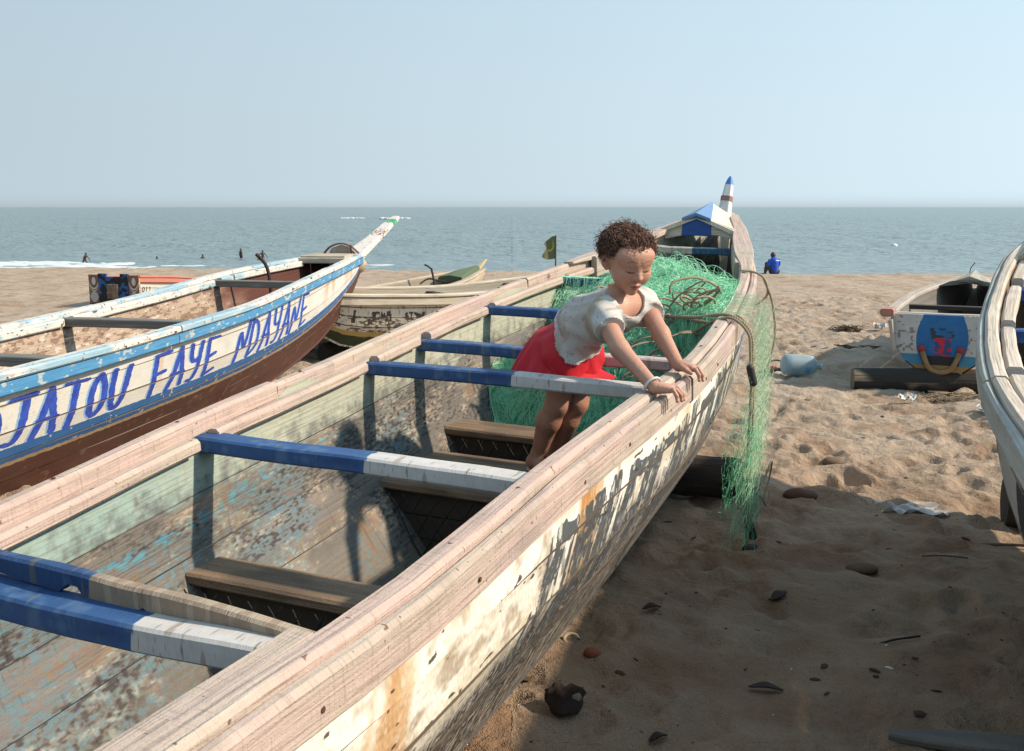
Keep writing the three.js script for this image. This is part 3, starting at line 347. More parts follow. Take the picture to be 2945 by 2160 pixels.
  thwart(b, 3.2, -.71, .1, .055, greyWood); thwart(b, 4.38, -.7, .1, .05, greyWood); thwart(b, 5.52, -.65, .095, .05, greyWood); thwart(b, 7.32, -.55, .09, .05, greyWood);
  // foredeck, hoop, prow
  const deckM = std({ map: paleMap, color: rgb(248, 240, 228), bumpMap: pinkBump, bumpScale: .003 });
  for (let i = 0; i < 4; i++) { const s0 = 8.66 + i * .17, w = b.hb(s0 + .07) + .01; part('deck_board', sweep([b.pt(s0 + .08, -w, b.yc(s0) + .03), b.pt(s0 + .08, w, b.yc(s0) + .03)], rectProf(.164, .026), { v0: i * .17 }), deckM, b.g); }
  part('deck_beam', sweep([b.pt(8.64, -b.hb(8.64), b.yc(8.64) + .0), b.pt(8.64, b.hb(8.64), b.yc(8.64) + .0)], rectProf(.03, .05)), deckM, b.g);
  const maroon = std({ color: rgb(112, 66, 66), roughness: .7 });
  const arch = curve([[-.16, .05], [-.1, .11], [0, .142], [.09, .12], [.17, .055]].map(([u, y]) => b.pt(9.02 - .02, u + .05, -.47 + y)), 16); part('hoop', sweep(arch, rectProf(.035, .014), { up: V3(0, 1, .001) }), maroon, b.g);
  part('hoop_board', new THREE.ExtrudeGeometry(new THREE.Shape([[-.13, .03], [-.09, .1], [0, .13], [.08, .11], [.14, .05]].map(([u, y]) => new THREE.Vector2(u + .05, -.47 + y - b.base))), { depth: .014, bevelEnabled: false }).translate(0, 0, -9.03), std({ map: paleMap, color: rgb(236, 220, 216) }), b.g);
  part('hoop_rod', tube([b.pt(8.95, .17, -.475), b.pt(8.95, .165, -.34)], .006, 4, 6), std({ color: rgb(60, 36, 34) }), b.g);
  const prowM = std({ map: tex(256, 512, (u, v) => { const n = fb(u * 20, v * 40, 3); let c = mixc([216, 206, 200], [240, 234, 226], n); if (v > .80 && v < .90 && fb(u * 8, v * 30, 2) > .34) c = [52, 158, 112]; if (v > .5 && v < .66 && fb(u * 14 + 3, v * 40, 3) > .56) c = [140, 96, 74]; if (n > .72) c = [170, 150, 136]; return c; }), roughness: .8 });
  prowM.map.repeat.set(4, 1);
  const pp = [b.pt(9.36, 0, -.52), b.pt(9.62, .0, -.44), b.pt(10.1, .01, -.325), b.pt(10.85, .0, -.142), b.pt(10.98, 0, -.115)]; { const g = sweep(pp, (t) => rectProf(lerp(.21, .07, Math.min(1, t * 1.05)), lerp(.08, .035, t), .008), { ul: 1 }); const uv = g.attributes.uv; for (let i = 0; i < uv.count; i++) { const a = uv.getX(i), c = uv.getY(i); uv.setXY(i, c, a); } part('prow', g, prowM, b.g, 'long raked white prow with a green band'); }
  part('prow_root', ballG(.12, .09, .17, 5, .2, 9).translate(...b.pt(9.5, 0, -.54).toArray()), std({ map: paleMap, color: rgb(240, 222, 196) }), b.g);
  part('stem', sweep(curve([b.pt(8.5, 0, -1.02), b.pt(9.1, 0, -.83), b.pt(9.55, 0, -.6)], 8), rectProf(.05, .05), { up: V3(0, 0, -1) }), std({ color: rgb(44, 92, 160) }), b.g);
  const w = (s, u, y) => { b.g.updateMatrixWorld(true); return b.g.localToWorld(b.pt(s, u, y)); };
  const c0 = w(7.55, -.02, -.78), pts = [[0, 0, -.02], [0, .0, .2], [-.03, .0, .34], [-.10, 0, .42]].map(([x, z, y]) => V3(x, y, z)); single('anchor_shank', tube(pts, .014, 14, 8), std({ color: rgb(58, 34, 32), roughness: .8 }), 'rusty curved iron hook standing up inside the white lettered boat', 'anchor', c0);
  return b;
})();

// ---------- the two old boats behind ----------
const oldBoat = (() => {
  const L0 = 2.2, L1 = 5.95, gl = mask(1024, 256, (c) => { const q = rng(3); for (let k = 0; k < 17; k++) { const x = 60 + k * 44 + q() * 8; c.lineWidth = 9 + q() * 7; c.beginPath(); c.moveTo(x, 66 + q() * 14); c.lineTo(x - 6 + q() * 4, 128 + q() * 26); c.stroke(); if (q() > .55) { c.beginPath(); c.arc(x + 10, 92, 16, -1.8, 1.7); c.stroke(); } } });
  const outMap = tex(1024, 256, (u, v) => { const n = fb(u * 60, v * 14, 4), st = vn(u * 300, v * 10); let c = mixc([232, 222, 198], [252, 248, 238], n); if (v > .84) c = mixc([222, 202, 160], [236, 222, 190], n); const g = gl(clamp(u + (vn(u * 200, v * 6) - .5) * .012), v); if (g > .5 && st > .25) c = mixc(c, [62, 56, 50], .85); const sp = fb(u * 130, v * 36, 2); if (v < .62 && v > .2 && sp > .60) c = mixc(c, [70, 62, 56], .7); if (st > .8) c = mixc(c, [120, 90, 60], .4); if (v < .30) c = mixc([190, 160, 90], [214, 190, 130], n); if (v < .2 - (n - .5) * .05) c = mixc([44, 62, 40], [74, 88, 62], n); return c.map((q) => q + (R() - .5) * 14); });
  const out = std({ map: outMap, bumpMap: pinkBump, bumpScale: .003 }), inn = std({ map: paleMap, bumpMap: pinkBump, bumpScale: .004, color: rgb(226, 222, 214) }), ed = std({ color: rgb(120, 100, 80) }), trim = std({ map: paleMap, color: new THREE.Color(1.15, 1.1, 1.0), bumpMap: pinkBump, bumpScale: .003 }), dk = std({ map: greyMap, color: rgb(150, 140, 130) });
  const b = boat('old_boat', 'old yellowish boat with worn black letters, lying crosswise behind the lettered boat', 'fishing boat', { D: -9.278, yaw: 65, base: -1.4, S: [2.2, 2.45, 2.8, 3.6, 4.6, 5.4, 5.95], hb: [.28, .38, .42, .44, .40, .26, .04], yc: [-.765, -.77, -.785, -.80, -.74, -.64, -.56], kb: [-1.0, -1.2, -1.27, -1.29, -1.26, -1.1, -.7], bw: .16 });
  b.fu = [0, .42, .7, .85, .94, 1]; b.uvS = [L0, L1]; hull(b, 2.2, 5.95, 24, .024, [out, inn, ed], [out, inn, ed]);
  part('transom', sweep([b.pt(2.2, -.27, -.93), b.pt(2.2, .27, -.93)], rectProf(.03, .32)), trim, b.g);
  for (const sd of [1, -1]) { rail(b, sd, 2.2, 5.9, 26, .034, 0, .075, .03, trim, 'gunwale_cap', 50 + sd); rail(b, sd, 2.2, 5.9, 26, .042, -.052, .03, .07, trim, 'rubbing_board', 53 + sd); }
  for (const [s, y] of [[2.75, -.83], [3.62, -.835], [4.45, -.78]]) thwart(b, s, y, .08, .045, dk);
  return b;
})();
const farBoat = (() => {
  const m = std({ map: paleMap, color: rgb(240, 230, 216), bumpMap: pinkBump, bumpScale: .003 }), inn = std({ map: paleMap, color: rgb(196, 192, 186) }), dk = std({ map: greyMap, color: rgb(130, 124, 118) });
  const b = boat('small_boat', 'low weathered boat with a green covered bow, farther behind the old yellowish boat', 'fishing boat', { D: -6.63, yaw: 28, base: -1.47, S: [7.4, 8, 9, 9.84, 10.6, 11.2, 11.6], hb: [.26, .36, .39, .39, .31, .16, .03], yc: [-.94, -.94, -.93, -.915, -.875, -.82, -.78], kb: [-1.3, -1.36, -1.38, -1.38, -1.33, -1.18, -.95], bw: .14 });
  hull(b, 7.4, 11.6, 24, .022, [m, inn, dk], [m, inn, dk]); for (const sd of [1, -1]) { rail(b, sd, 7.4, 11.5, 26, .032, 0, .07, .028, m, 'gunwale_cap', 60 + sd); rail(b, sd, 7.4, 11.5, 26, .04, -.05, .026, .06, m, 'rubbing_board', 63 + sd); }
  part('transom', sweep([b.pt(7.4, -.26, -1.1), b.pt(7.4, .26, -1.1)], rectProf(.03, .32)), m, b.g);
  thwart(b, 8.5, -.96, .08, .045, dk); thwart(b, 9.3, -.955, .08, .045, dk); thwart(b, 10.0, -.94, .08, .045, dk);
  const gr = std({ color: rgb(96, 112, 84), roughness: .9 }); part('bow_cover', sweep([b.pt(10.85, 0, -.88), b.pt(11.1, 0, -.82), b.pt(11.5, 0, -.77)], (t) => { const w = lerp(.2, .05, t), h = lerp(.05, .03, t); return [[-w, -.03], [w, -.03], [w * .8, h * .6], [0, h], [-w * .8, h * .6]]; }), gr, b.g);
  part('prow', sweep([b.pt(11.5, 0, -.80), b.pt(11.75, .0, -.68)], (t) => rectProf(.07 - .04 * t, .05 - .03 * t)), std({ map: paleMap, color: rgb(250, 232, 190) }), b.g);
  b.g.updateMatrixWorld(true); const w0 = b.g.localToWorld(b.pt(10.55, -.06, -1.1)); const t = (p, r) => tube(p.map((q) => V3(...q)), r, 12, 6); const a = thing('small_anchor', 'rusty iron anchor upright in the bow of the low weathered boat', 'anchor', w0); const rm = std({ color: rgb(70, 54, 46) });
  part('shank', t([[0, 0, 0], [.01, .2, 0], [-.02, .37, 0]], .014), rm, a); part('arm', t([[-.16, .18, .03], [-.06, .24, 0], [.06, .22, 0], [.17, .2, .02]], .011), rm, a); part('fluke', t([[-.02, .36, 0], [-.07, .4, .01], [-.1, .41, 0]], .012), rm, a);
  return b;
})();
const facedBoat = (() => {
  const num = mask(512, 128, (c) => { c.font = 'bold 74px serif'; c.fillText('011', 30, 92); });
  const out = std({ map: tex(512, 128, (u, v) => { let c = mixc([220, 214, 204], [236, 232, 224], fb(u * 30, v * 8, 3)); if (v > .82 && v < .92) c = [70, 96, 170]; if (num(clamp((u - .02) * 3.2), clamp((v - .3) * 2)) > .5 && u < .33) c = [40, 36, 34]; return c; }) }), inn = std({ color: rgb(150, 130, 112) }), salmon = std({ color: rgb(196, 122, 106), roughness: .8 });
  const b = boat('painted_boat', 'boat at the far left with a blue stern between two brown painted panels', 'fishing boat', { D: -10.42, yaw: 16, base: -1.56, S: [13.77, 14.6, 15.4, 16.2, 16.8], hb: [.40, .44, .38, .2, .04], yc: [-1.07, -1.13, -1.2, -1.26, -1.3], kb: [-1.5, -1.54, -1.56, -1.54, -1.5], bw: .2 });
  b.fu = [0, .5, .74, .86, .94, 1]; b.uvS = [13.77, 16.8]; hull(b, 13.77, 16.8, 20, .03, [out, inn, inn], [out, inn, inn]); for (const sd of [1, -1]) { rail(b, sd, 13.77, 16.7, 16, .03, 0, .08, .03, salmon, 'gunwale_cap', 70 + sd); rail(b, sd, 13.77, 16.7, 16, .045, -.055, .03, .07, salmon, 'rubbing_board', 73 + sd); }
  const face = std({ map: tex(256, 256, (u, v) => { let c = mixc([128, 88, 66], [156, 112, 88], fb(u * 9, v * 9, 3)); const e = Math.hypot((u - .5) / .2, (v - .8) / .13); if (e < 1) c = [216, 204, 192]; else if (e < 1.25) c = [90, 56, 46]; for (const [yy, w] of [[.56, .03], [.48, .022], [.16, .025]]) { const d = Math.abs(v - yy - (u - .5) * (u - .5) * .9); if (d < w) c = [214, 200, 180]; else if (d < w + .025) c = [84, 54, 50]; } const f = Math.hypot((u - .5) / .36, (v - .32) / .15); if (f < 1) c = [186, 184, 178]; if (v < .1) c = [70, 66, 90]; return c.map((q) => q + (R() - .5) * 12); }) });
  const box = (u0, u1, y0, y1, d, m, nm, s = 13.77) => part(nm, sweep([b.pt(s - d / 2, u0, (y0 + y1) / 2), b.pt(s - d / 2, u1, (y0 + y1) / 2)], rectProf(d, y1 - y0, .008), { ul: 1 }), m, b.g);
  const blueM = std({ map: tex(256, 256, (u, v) => { let c = mixc([34, 82, 146], [44, 100, 168], fb(u * 8, v * 8, 3)); if (v < .5 && fb(u * 6, v * 20, 2) > .52) c = [34, 30, 34]; return c; }) });
  box(-.27, .27, -1.5, -1.075, .04, blueM, 'stern_board'); box(-.27, -.13, -1.08, -1.03, .04, blueM, 'stern_horn'); box(.13, .27, -1.08, -1.03, .04, blueM, 'stern_horn'); box(-.085, .10, -1.42, -1.19, .045, brownPlain, 'outboard_pad', 13.735);
  for (const sd of [-1, 1]) { const g = new THREE.BoxGeometry(.185, .5, .04); part('face_panel', g.translate(...b.pt(13.765, sd * .365, -1.30).toArray()), face, b.g, 'brown panel painted with a white disc and curved stripes'); }
  return b;
})();

// ---------- canoe with the painted stern, and the boat at the right edge ----------
const canoe = (() => {
  const grey = std({ map: paleMap, color: rgb(226, 226, 226), bumpMap: pinkBump, bumpScale: .002 }), inn = std({ map: paleMap, color: rgb(150, 150, 150) }), low = std({ color: rgb(62, 130, 160), roughness: .8 }), pk = std({ map: paleMap, color: rgb(232, 226, 226), bumpMap: pinkBump, bumpScale: .003 });
  const b = boat('blue_stern_canoe', 'small grey canoe on a log, stern painted with a blue panel', 'canoe', { D: -.61, yaw: 27, base: -1.4, S: [8.45, 9.4, 10.6, 11.6, 12.2, 12.6], hb: [.36, .40, .39, .28, .14, .03], yc: [-.815, -.835, -.835, -.81, -.785, -.76], kb: [-1.25, -1.27, -1.27, -1.25, -1.1, -.9], bw: .13 });
  b.fu = [0, .5, .74, .86, .95, 1]; b.fy = [0, .2, .42, .62, .81, 1]; hull(b, 8.45, 12.6, 22, .024, [grey, inn, inn], [grey, inn, inn]);
  for (const sd of [1, -1]) { rail(b, sd, 8.36, 12.4, 20, .036, 0, .09, .04, pk, 'gunwale_cap', 80 + sd); }
  // stern board follows the section
  const sh = []; for (let i = 0; i <= 10; i++) { const [u, y] = b.sec(8.45, i / 10); sh.push([u + .022, y - b.base]); } const pl = [...sh.map(([u, y]) => new THREE.Vector2(u, y)), ...sh.slice().reverse().map(([u, y]) => new THREE.Vector2(-u, y))];
  const g = new THREE.ExtrudeGeometry(new THREE.Shape(pl), { depth: .03, bevelEnabled: false }); g.translate(0, 0, -8.46); const uv = g.attributes.uv, p = g.attributes.position; for (let i = 0; i < uv.count; i++) uv.setXY(i, p.getX(i) / .8 + .5, (p.getY(i) + b.base + 1.26) / .48);
  const sm = std({ roughness: .7, map: tex(512, 512, (u, v) => { const n = fb(u * 10, v * 10, 4), x = (u - .5) * .8, y = v * .48 - 1.26; let c = mixc([186, 188, 188], [212, 212, 210], n); if (fb(u * 26, v * 20, 2) > .70) c = [150, 140, 134]; const e = Math.hypot(x / .185, (y + 1.0) / .26); if (e < 1 || (y > -.86 && Math.abs(x) < .155 - (y + .86) * .3)) c = mixc([28, 98, 160], [40, 122, 186], n); if (y < -1.12 && e >= 1) c = mixc([58, 128, 162], [76, 148, 180], n); const w = (fb(u * 40, v * 40, 2) - .5) * .03; if (Math.abs(x + w) < .085 && y > -1.0 && y < -.915 && fb(u * 20, v * 24, 2) > .38) c = [34, 66, 74]; if (Math.abs(x + w - .01) < .058 && y > -1.13 && y < -.99) c = fb(u * 22 + 4, v * 22, 2) > .50 ? [206, 38, 62] : [60, 78, 128]; if (y < -1.13 && Math.abs(x) < .13) c = [38, 36, 36]; if (y < -1.2) c = mixc([150, 116, 66], [176, 142, 88], n); return c.map((q) => q + (R() - .5) * 10); }) });
  part('stern_board', g, sm, b.g); const ye = std({ map: paleMap, color: rgb(196, 164, 118), bumpMap: pinkBump, bumpScale: .003 });
  for (const sd of [-1, 1]) { const c = curve([[.0, -1.255], [.07, -1.23], [.11, -1.16], [.135, -1.085]].map(([u, y]) => b.pt(8.41, sd * u, y)), 12); part('stern_fork', sweep(c, rectProf(.036, .04, .01), { up: V3(0, 0, 1) }), ye, b.g); part('fork_tip', ballG(.03, .028, .028, 3 + sd, .1, 12, 2).translate(...b.pt(8.41, sd * .137, -1.075).toArray()), std({ color: rgb(150, 62, 66) }), b.g); }
  for (const sd of [-1, 1]) part('quarter_board', sweep([b.pt(8.4, sd * .375, -.86), b.pt(8.42, sd * .335, -1.09)], rectProf(.09, .03), { up: V3(sd, 0, 0) }), pk, b.g);
  for (const sd of [-1, 1]) part('gunwale_tip', sweep([b.pt(8.33, sd * .40, -.80), b.pt(8.52, sd * .402, -.80)], rectProf(.1, .052, .012)), std({ map: pinkMap, color: rgb(240, 190, 186) }), b.g); thwart(b, 8.75, -.83, .09, .04, pk); thwart(b, 9.9, -.87, .09, .04, std({ map: greyMap, color: rgb(140, 120, 126) }));
  part('bow_hood', sweep([b.pt(11.5, 0, -.8), b.pt(12.1, 0, -.765), b.pt(12.55, 0, -.74)], (t) => { const w = lerp(.31, .05, t), h = lerp(.1, .05, t); return [[-w, -.02], [-w * .6, h * .45], [0, h * .7], [w * .6, h * .45], [w, -.02], [w * .9, .0], [0, h], [-w * .9, .0]]; }), std({ map: paleMap, color: rgb(214, 216, 212) }), b.g);
  part('wire', tube([b.pt(12.3, -.05, -.73), b.pt(12.32, -.04, -.66), b.pt(12.3, .0, -.6)], .005, 6, 5), darkMat, b.g);
  return b;
})();
const edgeBoat = (() => {
  const outMap = tex(1024, 256, (u, v) => { const n = fb(u * 40, v * 12, 4); let c = mixc([176, 176, 172], [206, 204, 198], n); if (fb(u * 22, v * 3, 2) > .56 && v < .86 && v > .2 && u > .12) c = mixc(c, [34, 34, 36], .95); if (v < .42 + (n - .5) * .1) c = mixc([52, 48, 46], [84, 78, 72], n); if (n > .7) c = [150, 132, 116]; return c.map((q) => q + (R() - .5) * 12); });
  const out = std({ map: outMap, bumpMap: pinkBump, bumpScale: .003 }), inn = std({ map: brownMap, bumpMap: pinkBump, bumpScale: .004, color: rgb(255, 240, 216) }), ed = std({ color: rgb(120, 104, 88) }), capM = std({ map: paleMap, color: new THREE.Color(1.05, 1.0, .96), bumpMap: pinkBump, bumpScale: .004 }), rubM = std({ map: paleMap, color: rgb(226, 236, 242), bumpMap: pinkBump, bumpScale: .004 });
  const b = boat('edge_boat', 'wooden boat cut by the right picture edge, pale gunwale and blue thwarts', 'fishing boat', { D: .722, yaw: 20, base: -1.3, S: [-1.6, 0, 1, 2.22, 2.64, 3.06, 3.61, 4.05, 4.61, 4.85, 5.22, 5.45], hb: [.33, .37, .39, .395, .41, .405, .375, .33, .24, .185, .07, .03], yc: [-.5, -.49, -.48, -.468, -.455, -.443, -.395, -.345, -.24, -.195, -.135, -.10], kb: [-1.2, -1.22, -1.22, -1.22, -1.22, -1.21, -1.19, -1.15, -1.02, -.92, -.66, -.4], bw: .13 });
  b.fu = [0, .33, .68, .87, .95, 1]; b.fy = [0, .25, .46, .62, .79, 1]; b.uvS = [-1.6, 5.45]; b.keelMat = benchMat; hull(b, -1.6, 5.45, 44, .024, [out, inn, ed], [out, inn, ed]);
  part('transom', sweep([b.pt(-1.6, -.3, -.85), b.pt(-1.6, .3, -.85)], rectProf(.03, .6)), brownPlain, b.g);
  let k = 90; for (const sd of [1, -1]) { const c = [-1.6, 2.9, 5.35]; for (let i = 0; i < 2; i++) { rail(b, sd, c[i] + .004, c[i + 1] - .004, 30, .022, 0, .040, .032, capM, 'gunwale_cap', k++); rail(b, sd, c[i] + .004, c[i + 1] - .004, 30, .052, -.032, .022, .07, rubM, 'rubbing_board', k++); } const st = [-1.6, 1.9, 3.06, 3.74, 4.38, 5]; for (let i = 0; i < 5; i++) rail(b, sd, st[i] + .05, st[i + 1] - .05, 10, -.028, -.022, .045, .045, capM, 'stringer', k++); }
  const bt = paint([28, 72, 138], [34, 82, 150], .5, .2, .2), bm = std({ map: bt, bumpMap: thwBump, bumpScale: .003, roughness: .7 }); for (const [s, y] of [[1.9, -.50], [3.09, -.475], [3.77, -.40], [4.41, -.315]]) thwart(b, s, y, .075, .048, bm);
  for (const [s, y] of [[2.5, -.8], [3.45, -.75], [4.2, -.66]]) { const w = b.uAt(s, y) - .01; part('bench_board', sweep([b.pt(s, -w, y), b.pt(s, w, y)], rectProf(.16, .03)), benchMat, b.g); }
  const cream = std({ map: paleMap, color: rgb(250, 226, 196), bumpMap: pinkBump, bumpScale: .003 });
  part('bow_hood', sweep([b.pt(4.72, 0, -.215), b.pt(5.1, 0, -.14), b.pt(5.4, 0, -.07)], (t) => { const w = lerp(.245, .05, t), h = lerp(.135, .06, t); return [[-w, -.02], [-w * .55, h * .5 - .03], [0, h - .04], [w * .55, h * .5 - .03], [w, -.02], [w * .62, h * .55], [0, h], [-w * .62, h * .55]]; }), cream, b.g);
  part('hood_patch', sweep([b.pt(4.80, 0, -.088), b.pt(5.15, 0, -.032)], (t) => { const w = .09 * (1 - t * .4); return [[-w, -.044 * (1 - t * .4)], [0, .0], [w, -.044 * (1 - t * .4)], [w, -.032 * (1 - t * .4)], [0, .012], [-w, -.032 * (1 - t * .4)]]; }), std({ color: rgb(92, 138, 170) }), b.g);
  part('horn', sweep([b.pt(5.3, 0, -.12), b.pt(5.4, 0, -.0), b.pt(5.43, 0, .035)], (t) => rectProf(.06 - .03 * t, .05 - .02 * t)), std({ color: rgb(60, 102, 160) }), b.g);
  part('stem', sweep(curve([b.pt(4.75, 0, -.97), b.pt(5.15, 0, -.72), b.pt(5.45, 0, -.38), b.pt(5.5, 0, -.1)], 10), rectProf(.06, .06, .012), { up: V3(0, 0, -1) }), rubM, b.g);
  return b;
})();

// ---------- logs the boats rest on ----------
function log(label, A, B, r, mat, seed) { const n = 26, pts = []; for (let i = 0; i <= n; i++) pts.push(A.clone().lerp(B, i / n)); const C = A.clone().lerp(B, .5); pts.forEach((p) => p.sub(C)); const g = sweep(pts, (t, i) => Array.from({ length: 20 }, (_, j) => { const a = j / 20 * 6.2832, q = r * (1 + (vn(i * .35 + seed, Math.sin(a) * 1.3 + 5) - .5) * .22 + (vn(i * 1.1, j * .9 + seed) - .5) * .07) * (i === 0 || i === n ? .93 : 1); return [q * Math.cos(a), q * Math.sin(a)]; })); return single('log_roller', g, mat, label, 'log', C); }
const logMap = tex(512, 256, (u, v) => { const n = fb(u * 12, v * 60, 4), k = fb(u * 5, v * 4, 3); let c = mixc([112, 98, 82], [168, 150, 126], n); c = mixc(c, [38, 34, 31], ss(.44, .60, k + (.5 - u * 0) * .0) * .85); return c.map((q) => q + (R() - .5) * 14); }); logMap.repeat.set(.7, 1.5);
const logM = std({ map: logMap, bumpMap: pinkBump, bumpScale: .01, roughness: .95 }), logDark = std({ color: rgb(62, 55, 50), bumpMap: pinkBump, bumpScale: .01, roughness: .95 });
{ const q = (s, u, y) => { const yaw = 22 * Math.PI / 180; return P(s * Math.sin(yaw) + (u - K) * Math.cos(yaw), y, s * Math.cos(yaw) - (u - K) * Math.sin(yaw)); };
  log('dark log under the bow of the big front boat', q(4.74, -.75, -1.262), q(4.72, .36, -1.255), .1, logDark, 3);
  log('blotched grey log under the stern of the blue stern canoe', P(2.66, -1.33, 7.92), P(4.1, -1.33, 7.72), .098, logM, 9);
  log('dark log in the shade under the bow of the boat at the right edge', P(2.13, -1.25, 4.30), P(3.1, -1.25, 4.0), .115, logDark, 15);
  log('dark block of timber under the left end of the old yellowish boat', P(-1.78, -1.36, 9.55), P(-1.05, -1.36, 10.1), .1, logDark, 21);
  log('roller under the middle of the lettered boat', P(-2.6, -1.39, 6.9), P(-1.2, -1.39, 6.65), .07, logM, 27); }

// ---------- the child ----------
const child = (() => {
  const B = V3(.105, -.812 + EYE, -3.1), J = (x, y, Z) => P(x, y, Z).sub(B);
  const g = thing('person', 'small child with curly brown hair, white T-shirt, red skirt, leaning on the boat side', 'child', B);
  const pelv = J(.182, -.405, 3.09), spine = J(.222, -.328, 2.99), chest = J(.280, -.292, 2.90), neckb = J(.302, -.262, 2.855), Rs = J(.242, -.285, 2.77), Ls = J(.376, -.270, 2.93), Re = J(.2775, -.361, 2.62), Rw = J(.353, -.441, 2.495), Le = J(.408, -.344, 2.80), Lw = J(.444, -.418, 2.705), Rh = J(.156, -.435, 3.045), Lh = J(.216, -.44, 3.135), Rk = J(.136, -.585, 3.035), Ra = J(.082, -.757, 3.11), Lk = J(.197, -.592, 3.09), La = J(.138, -.762, 3.16);
  const HS = .9; // head frame
  const eyeMid = J(.337, -.165, 2.745), F = V3(.36, -.385, .85).normalize(), Uh = V3(-.03, 1, 0); Uh.addScaledVector(F, -Uh.dot(F)).normalize(); const Rt = V3().copy(Uh).cross(F).normalize(); const O = eyeMid.clone().addScaledVector(F, -.076 * HS);
  const toHead = (x, y, z) => { const a = x - O.x, b = y - O.y, c = z - O.z; return [(a * Rt.x + b * Rt.y + c * Rt.z) / HS, (a * Uh.x + b * Uh.y + c * Uh.z) / HS, (a * F.x + b * F.y + c * F.z) / HS]; };
  const hb = O.clone().addScaledVector(Uh, -.055).addScaledVector(F, -.018);
  const mid = (a, b, t) => a.clone().lerp(b, t);
  const RsI = mid(Rs, Ls, .1), LsI = mid(Rs, Ls, .9);
  const torso = (x, y, z) => { let d = cap(x, y, z, Rh, Lh, .062, .062); d = smin(d, cap(x, y, z, pelv, spine, .068, .062), .03); d = smin(d, cap(x, y, z, spine, chest, .062, .060), .03); d = smin(d, cap(x, y, z, RsI, LsI, .040, .040), .045); return d; };
  const calfR = mid(Rk, Ra, .32).add(V3(-.008, 0, .006)), calfL = mid(Lk, La, .32).add(V3(-.008, 0, .006));
  const toe = (a, hx, hz) => V3(a.x + hx, a.y - .030, a.z + hz), heel = (a) => V3(a.x - .016, a.y - .028, a.z - .016);
  const tR = toe(Ra, .040, .088), tL = toe(La, .044, .085);
  const leg = (x, y, z, h, k, c, a, t) => { let d = cap(x, y, z, h, k, .057, .036); d = smin(d, cap(x, y, z, k, c, .034, .036), .016); d = smin(d, cap(x, y, z, c, a, .036, .0225), .016); d = smin(d, cap(x, y, z, a, heel(a), .0215, .020), .014); d = smin(d, cap(x, y, z, heel(a), t, .019, .017), .016);
    const w = V3(t.z - a.z, 0, -(t.x - a.x)).normalize(); for (let i = 0; i < 5; i++) { const q = (i - 2) * .0088, b0 = V3(t.x + w.x * q, t.y, t.z + w.z * q), l = .018 - Math.abs(i - (w.x > 0 ? 1 : 3)) * .002; const b1 = V3(b0.x + .4 * l, b0.y - .003, b0.z + .85 * l); d = smin(d, cap(x, y, z, b0, b1, .0075, .0062), .004); } return Math.max(d, -(y - (a.y - .049))); };
  const arm = (x, y, z, s, e, w) => { let d = cap(x, y, z, s, e, .030, .0232); return smin(d, cap(x, y, z, e, w, .0240, .0158), .014); };
  const body = (x, y, z) => { let d = torso(x, y, z); d = smin(d, cap(x, y, z, neckb, hb, .037, .033), .03); d = smin(d, arm(x, y, z, Rs, Re, Rw), .022); d = smin(d, arm(x, y, z, Ls, Le, Lw), .022); const lr = leg(x, y, z, Rh, Rk, calfR, Ra, tR), ll = leg(x, y, z, Lh, Lk, calfL, La, tL); return smin(d, Math.min(lr, ll), .02); };
  const lin = (r, q, b) => { const c = rgb(r, q, b); return [c.r, c.g, c.b]; };
  const SK = lin(180, 136, 115), SK2 = lin(156, 112, 94), LIP = lin(150, 84, 78), DK = lin(40, 26, 22), BROW = lin(96, 62, 50), WARM = lin(190, 128, 110);
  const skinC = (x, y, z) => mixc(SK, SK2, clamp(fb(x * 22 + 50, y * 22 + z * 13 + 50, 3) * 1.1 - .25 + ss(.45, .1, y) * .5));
  // hands: wrist, finger direction, up, thumb side
  const hand = (W, X, up, th) => { X = X.clone().normalize(); const Y = up.clone().addScaledVector(X, -up.dot(X)).normalize(), Z = V3().copy(X).cross(Y).normalize().multiplyScalar(th); const hs = .82, q = (a, b, c) => W.clone().addScaledVector(X, a * hs).addScaledVector(Y, b * hs).addScaledVector(Z, c * hs); const bones = []; const len = [.044, .05, .047, .037];
    for (let i = 0; i < 4; i++) { const c = .0195 - i * .013, L = len[i], sp = (1.5 - i) * .004, kx = .046 - Math.abs(i - 1.2) * .003; const k = q(kx, .004, c), m = q(kx + L * .42, .003 + (i % 2) * .002, c + sp), n = q(kx + L * .74, -.011, c + sp * 1.4), t = q(kx + L * .84, -.027, c + sp * 1.5); bones.push([k, m, .0073 * hs, .0068 * hs], [m, n, .0068 * hs, .0062 * hs], [n, t, .0062 * hs, .0054 * hs]); }
    const tb = [q(.012, .0, .018), q(.030, -.003, .032), q(.050, -.009, .036)]; const palm = [[q(0, .002, .0), q(.046, .003, .019), .0165, .0115], [q(0, .002, 0), q(.048, .003, .006), .0165, .0115], [q(0, .002, 0), q(.047, .003, -.007), .0165, .0115], [q(0, .002, 0), q(.043, .002, -.019), .0165, .0105]];
    const f = (x, y, z) => { let d = 1; for (const [a, b, r, s] of palm) d = smin(d, cap(x, y, z, a, b, r * hs, s * hs), .006); d = smin(d, cap(x, y, z, tb[0], tb[1], .0105 * hs, .0085 * hs), .006); d = smin(d, cap(x, y, z, tb[1], tb[2], .0085 * hs, .0062 * hs), .003); let e = 1; for (let i = 0; i < 12; i += 3) { let k = 1; for (let j = 0; j < 3; j++) { const [a, b, r, s] = bones[i + j]; k = smin(k, cap(x, y, z, a, b, r, s), .002); } e = Math.min(e, k); } return smin(d, e, .0025); };
    const tips = [2, 5, 8, 11].map((i) => bones[i][1]); const c = q(.045, -.005, .004); return [f, c, tips]; };
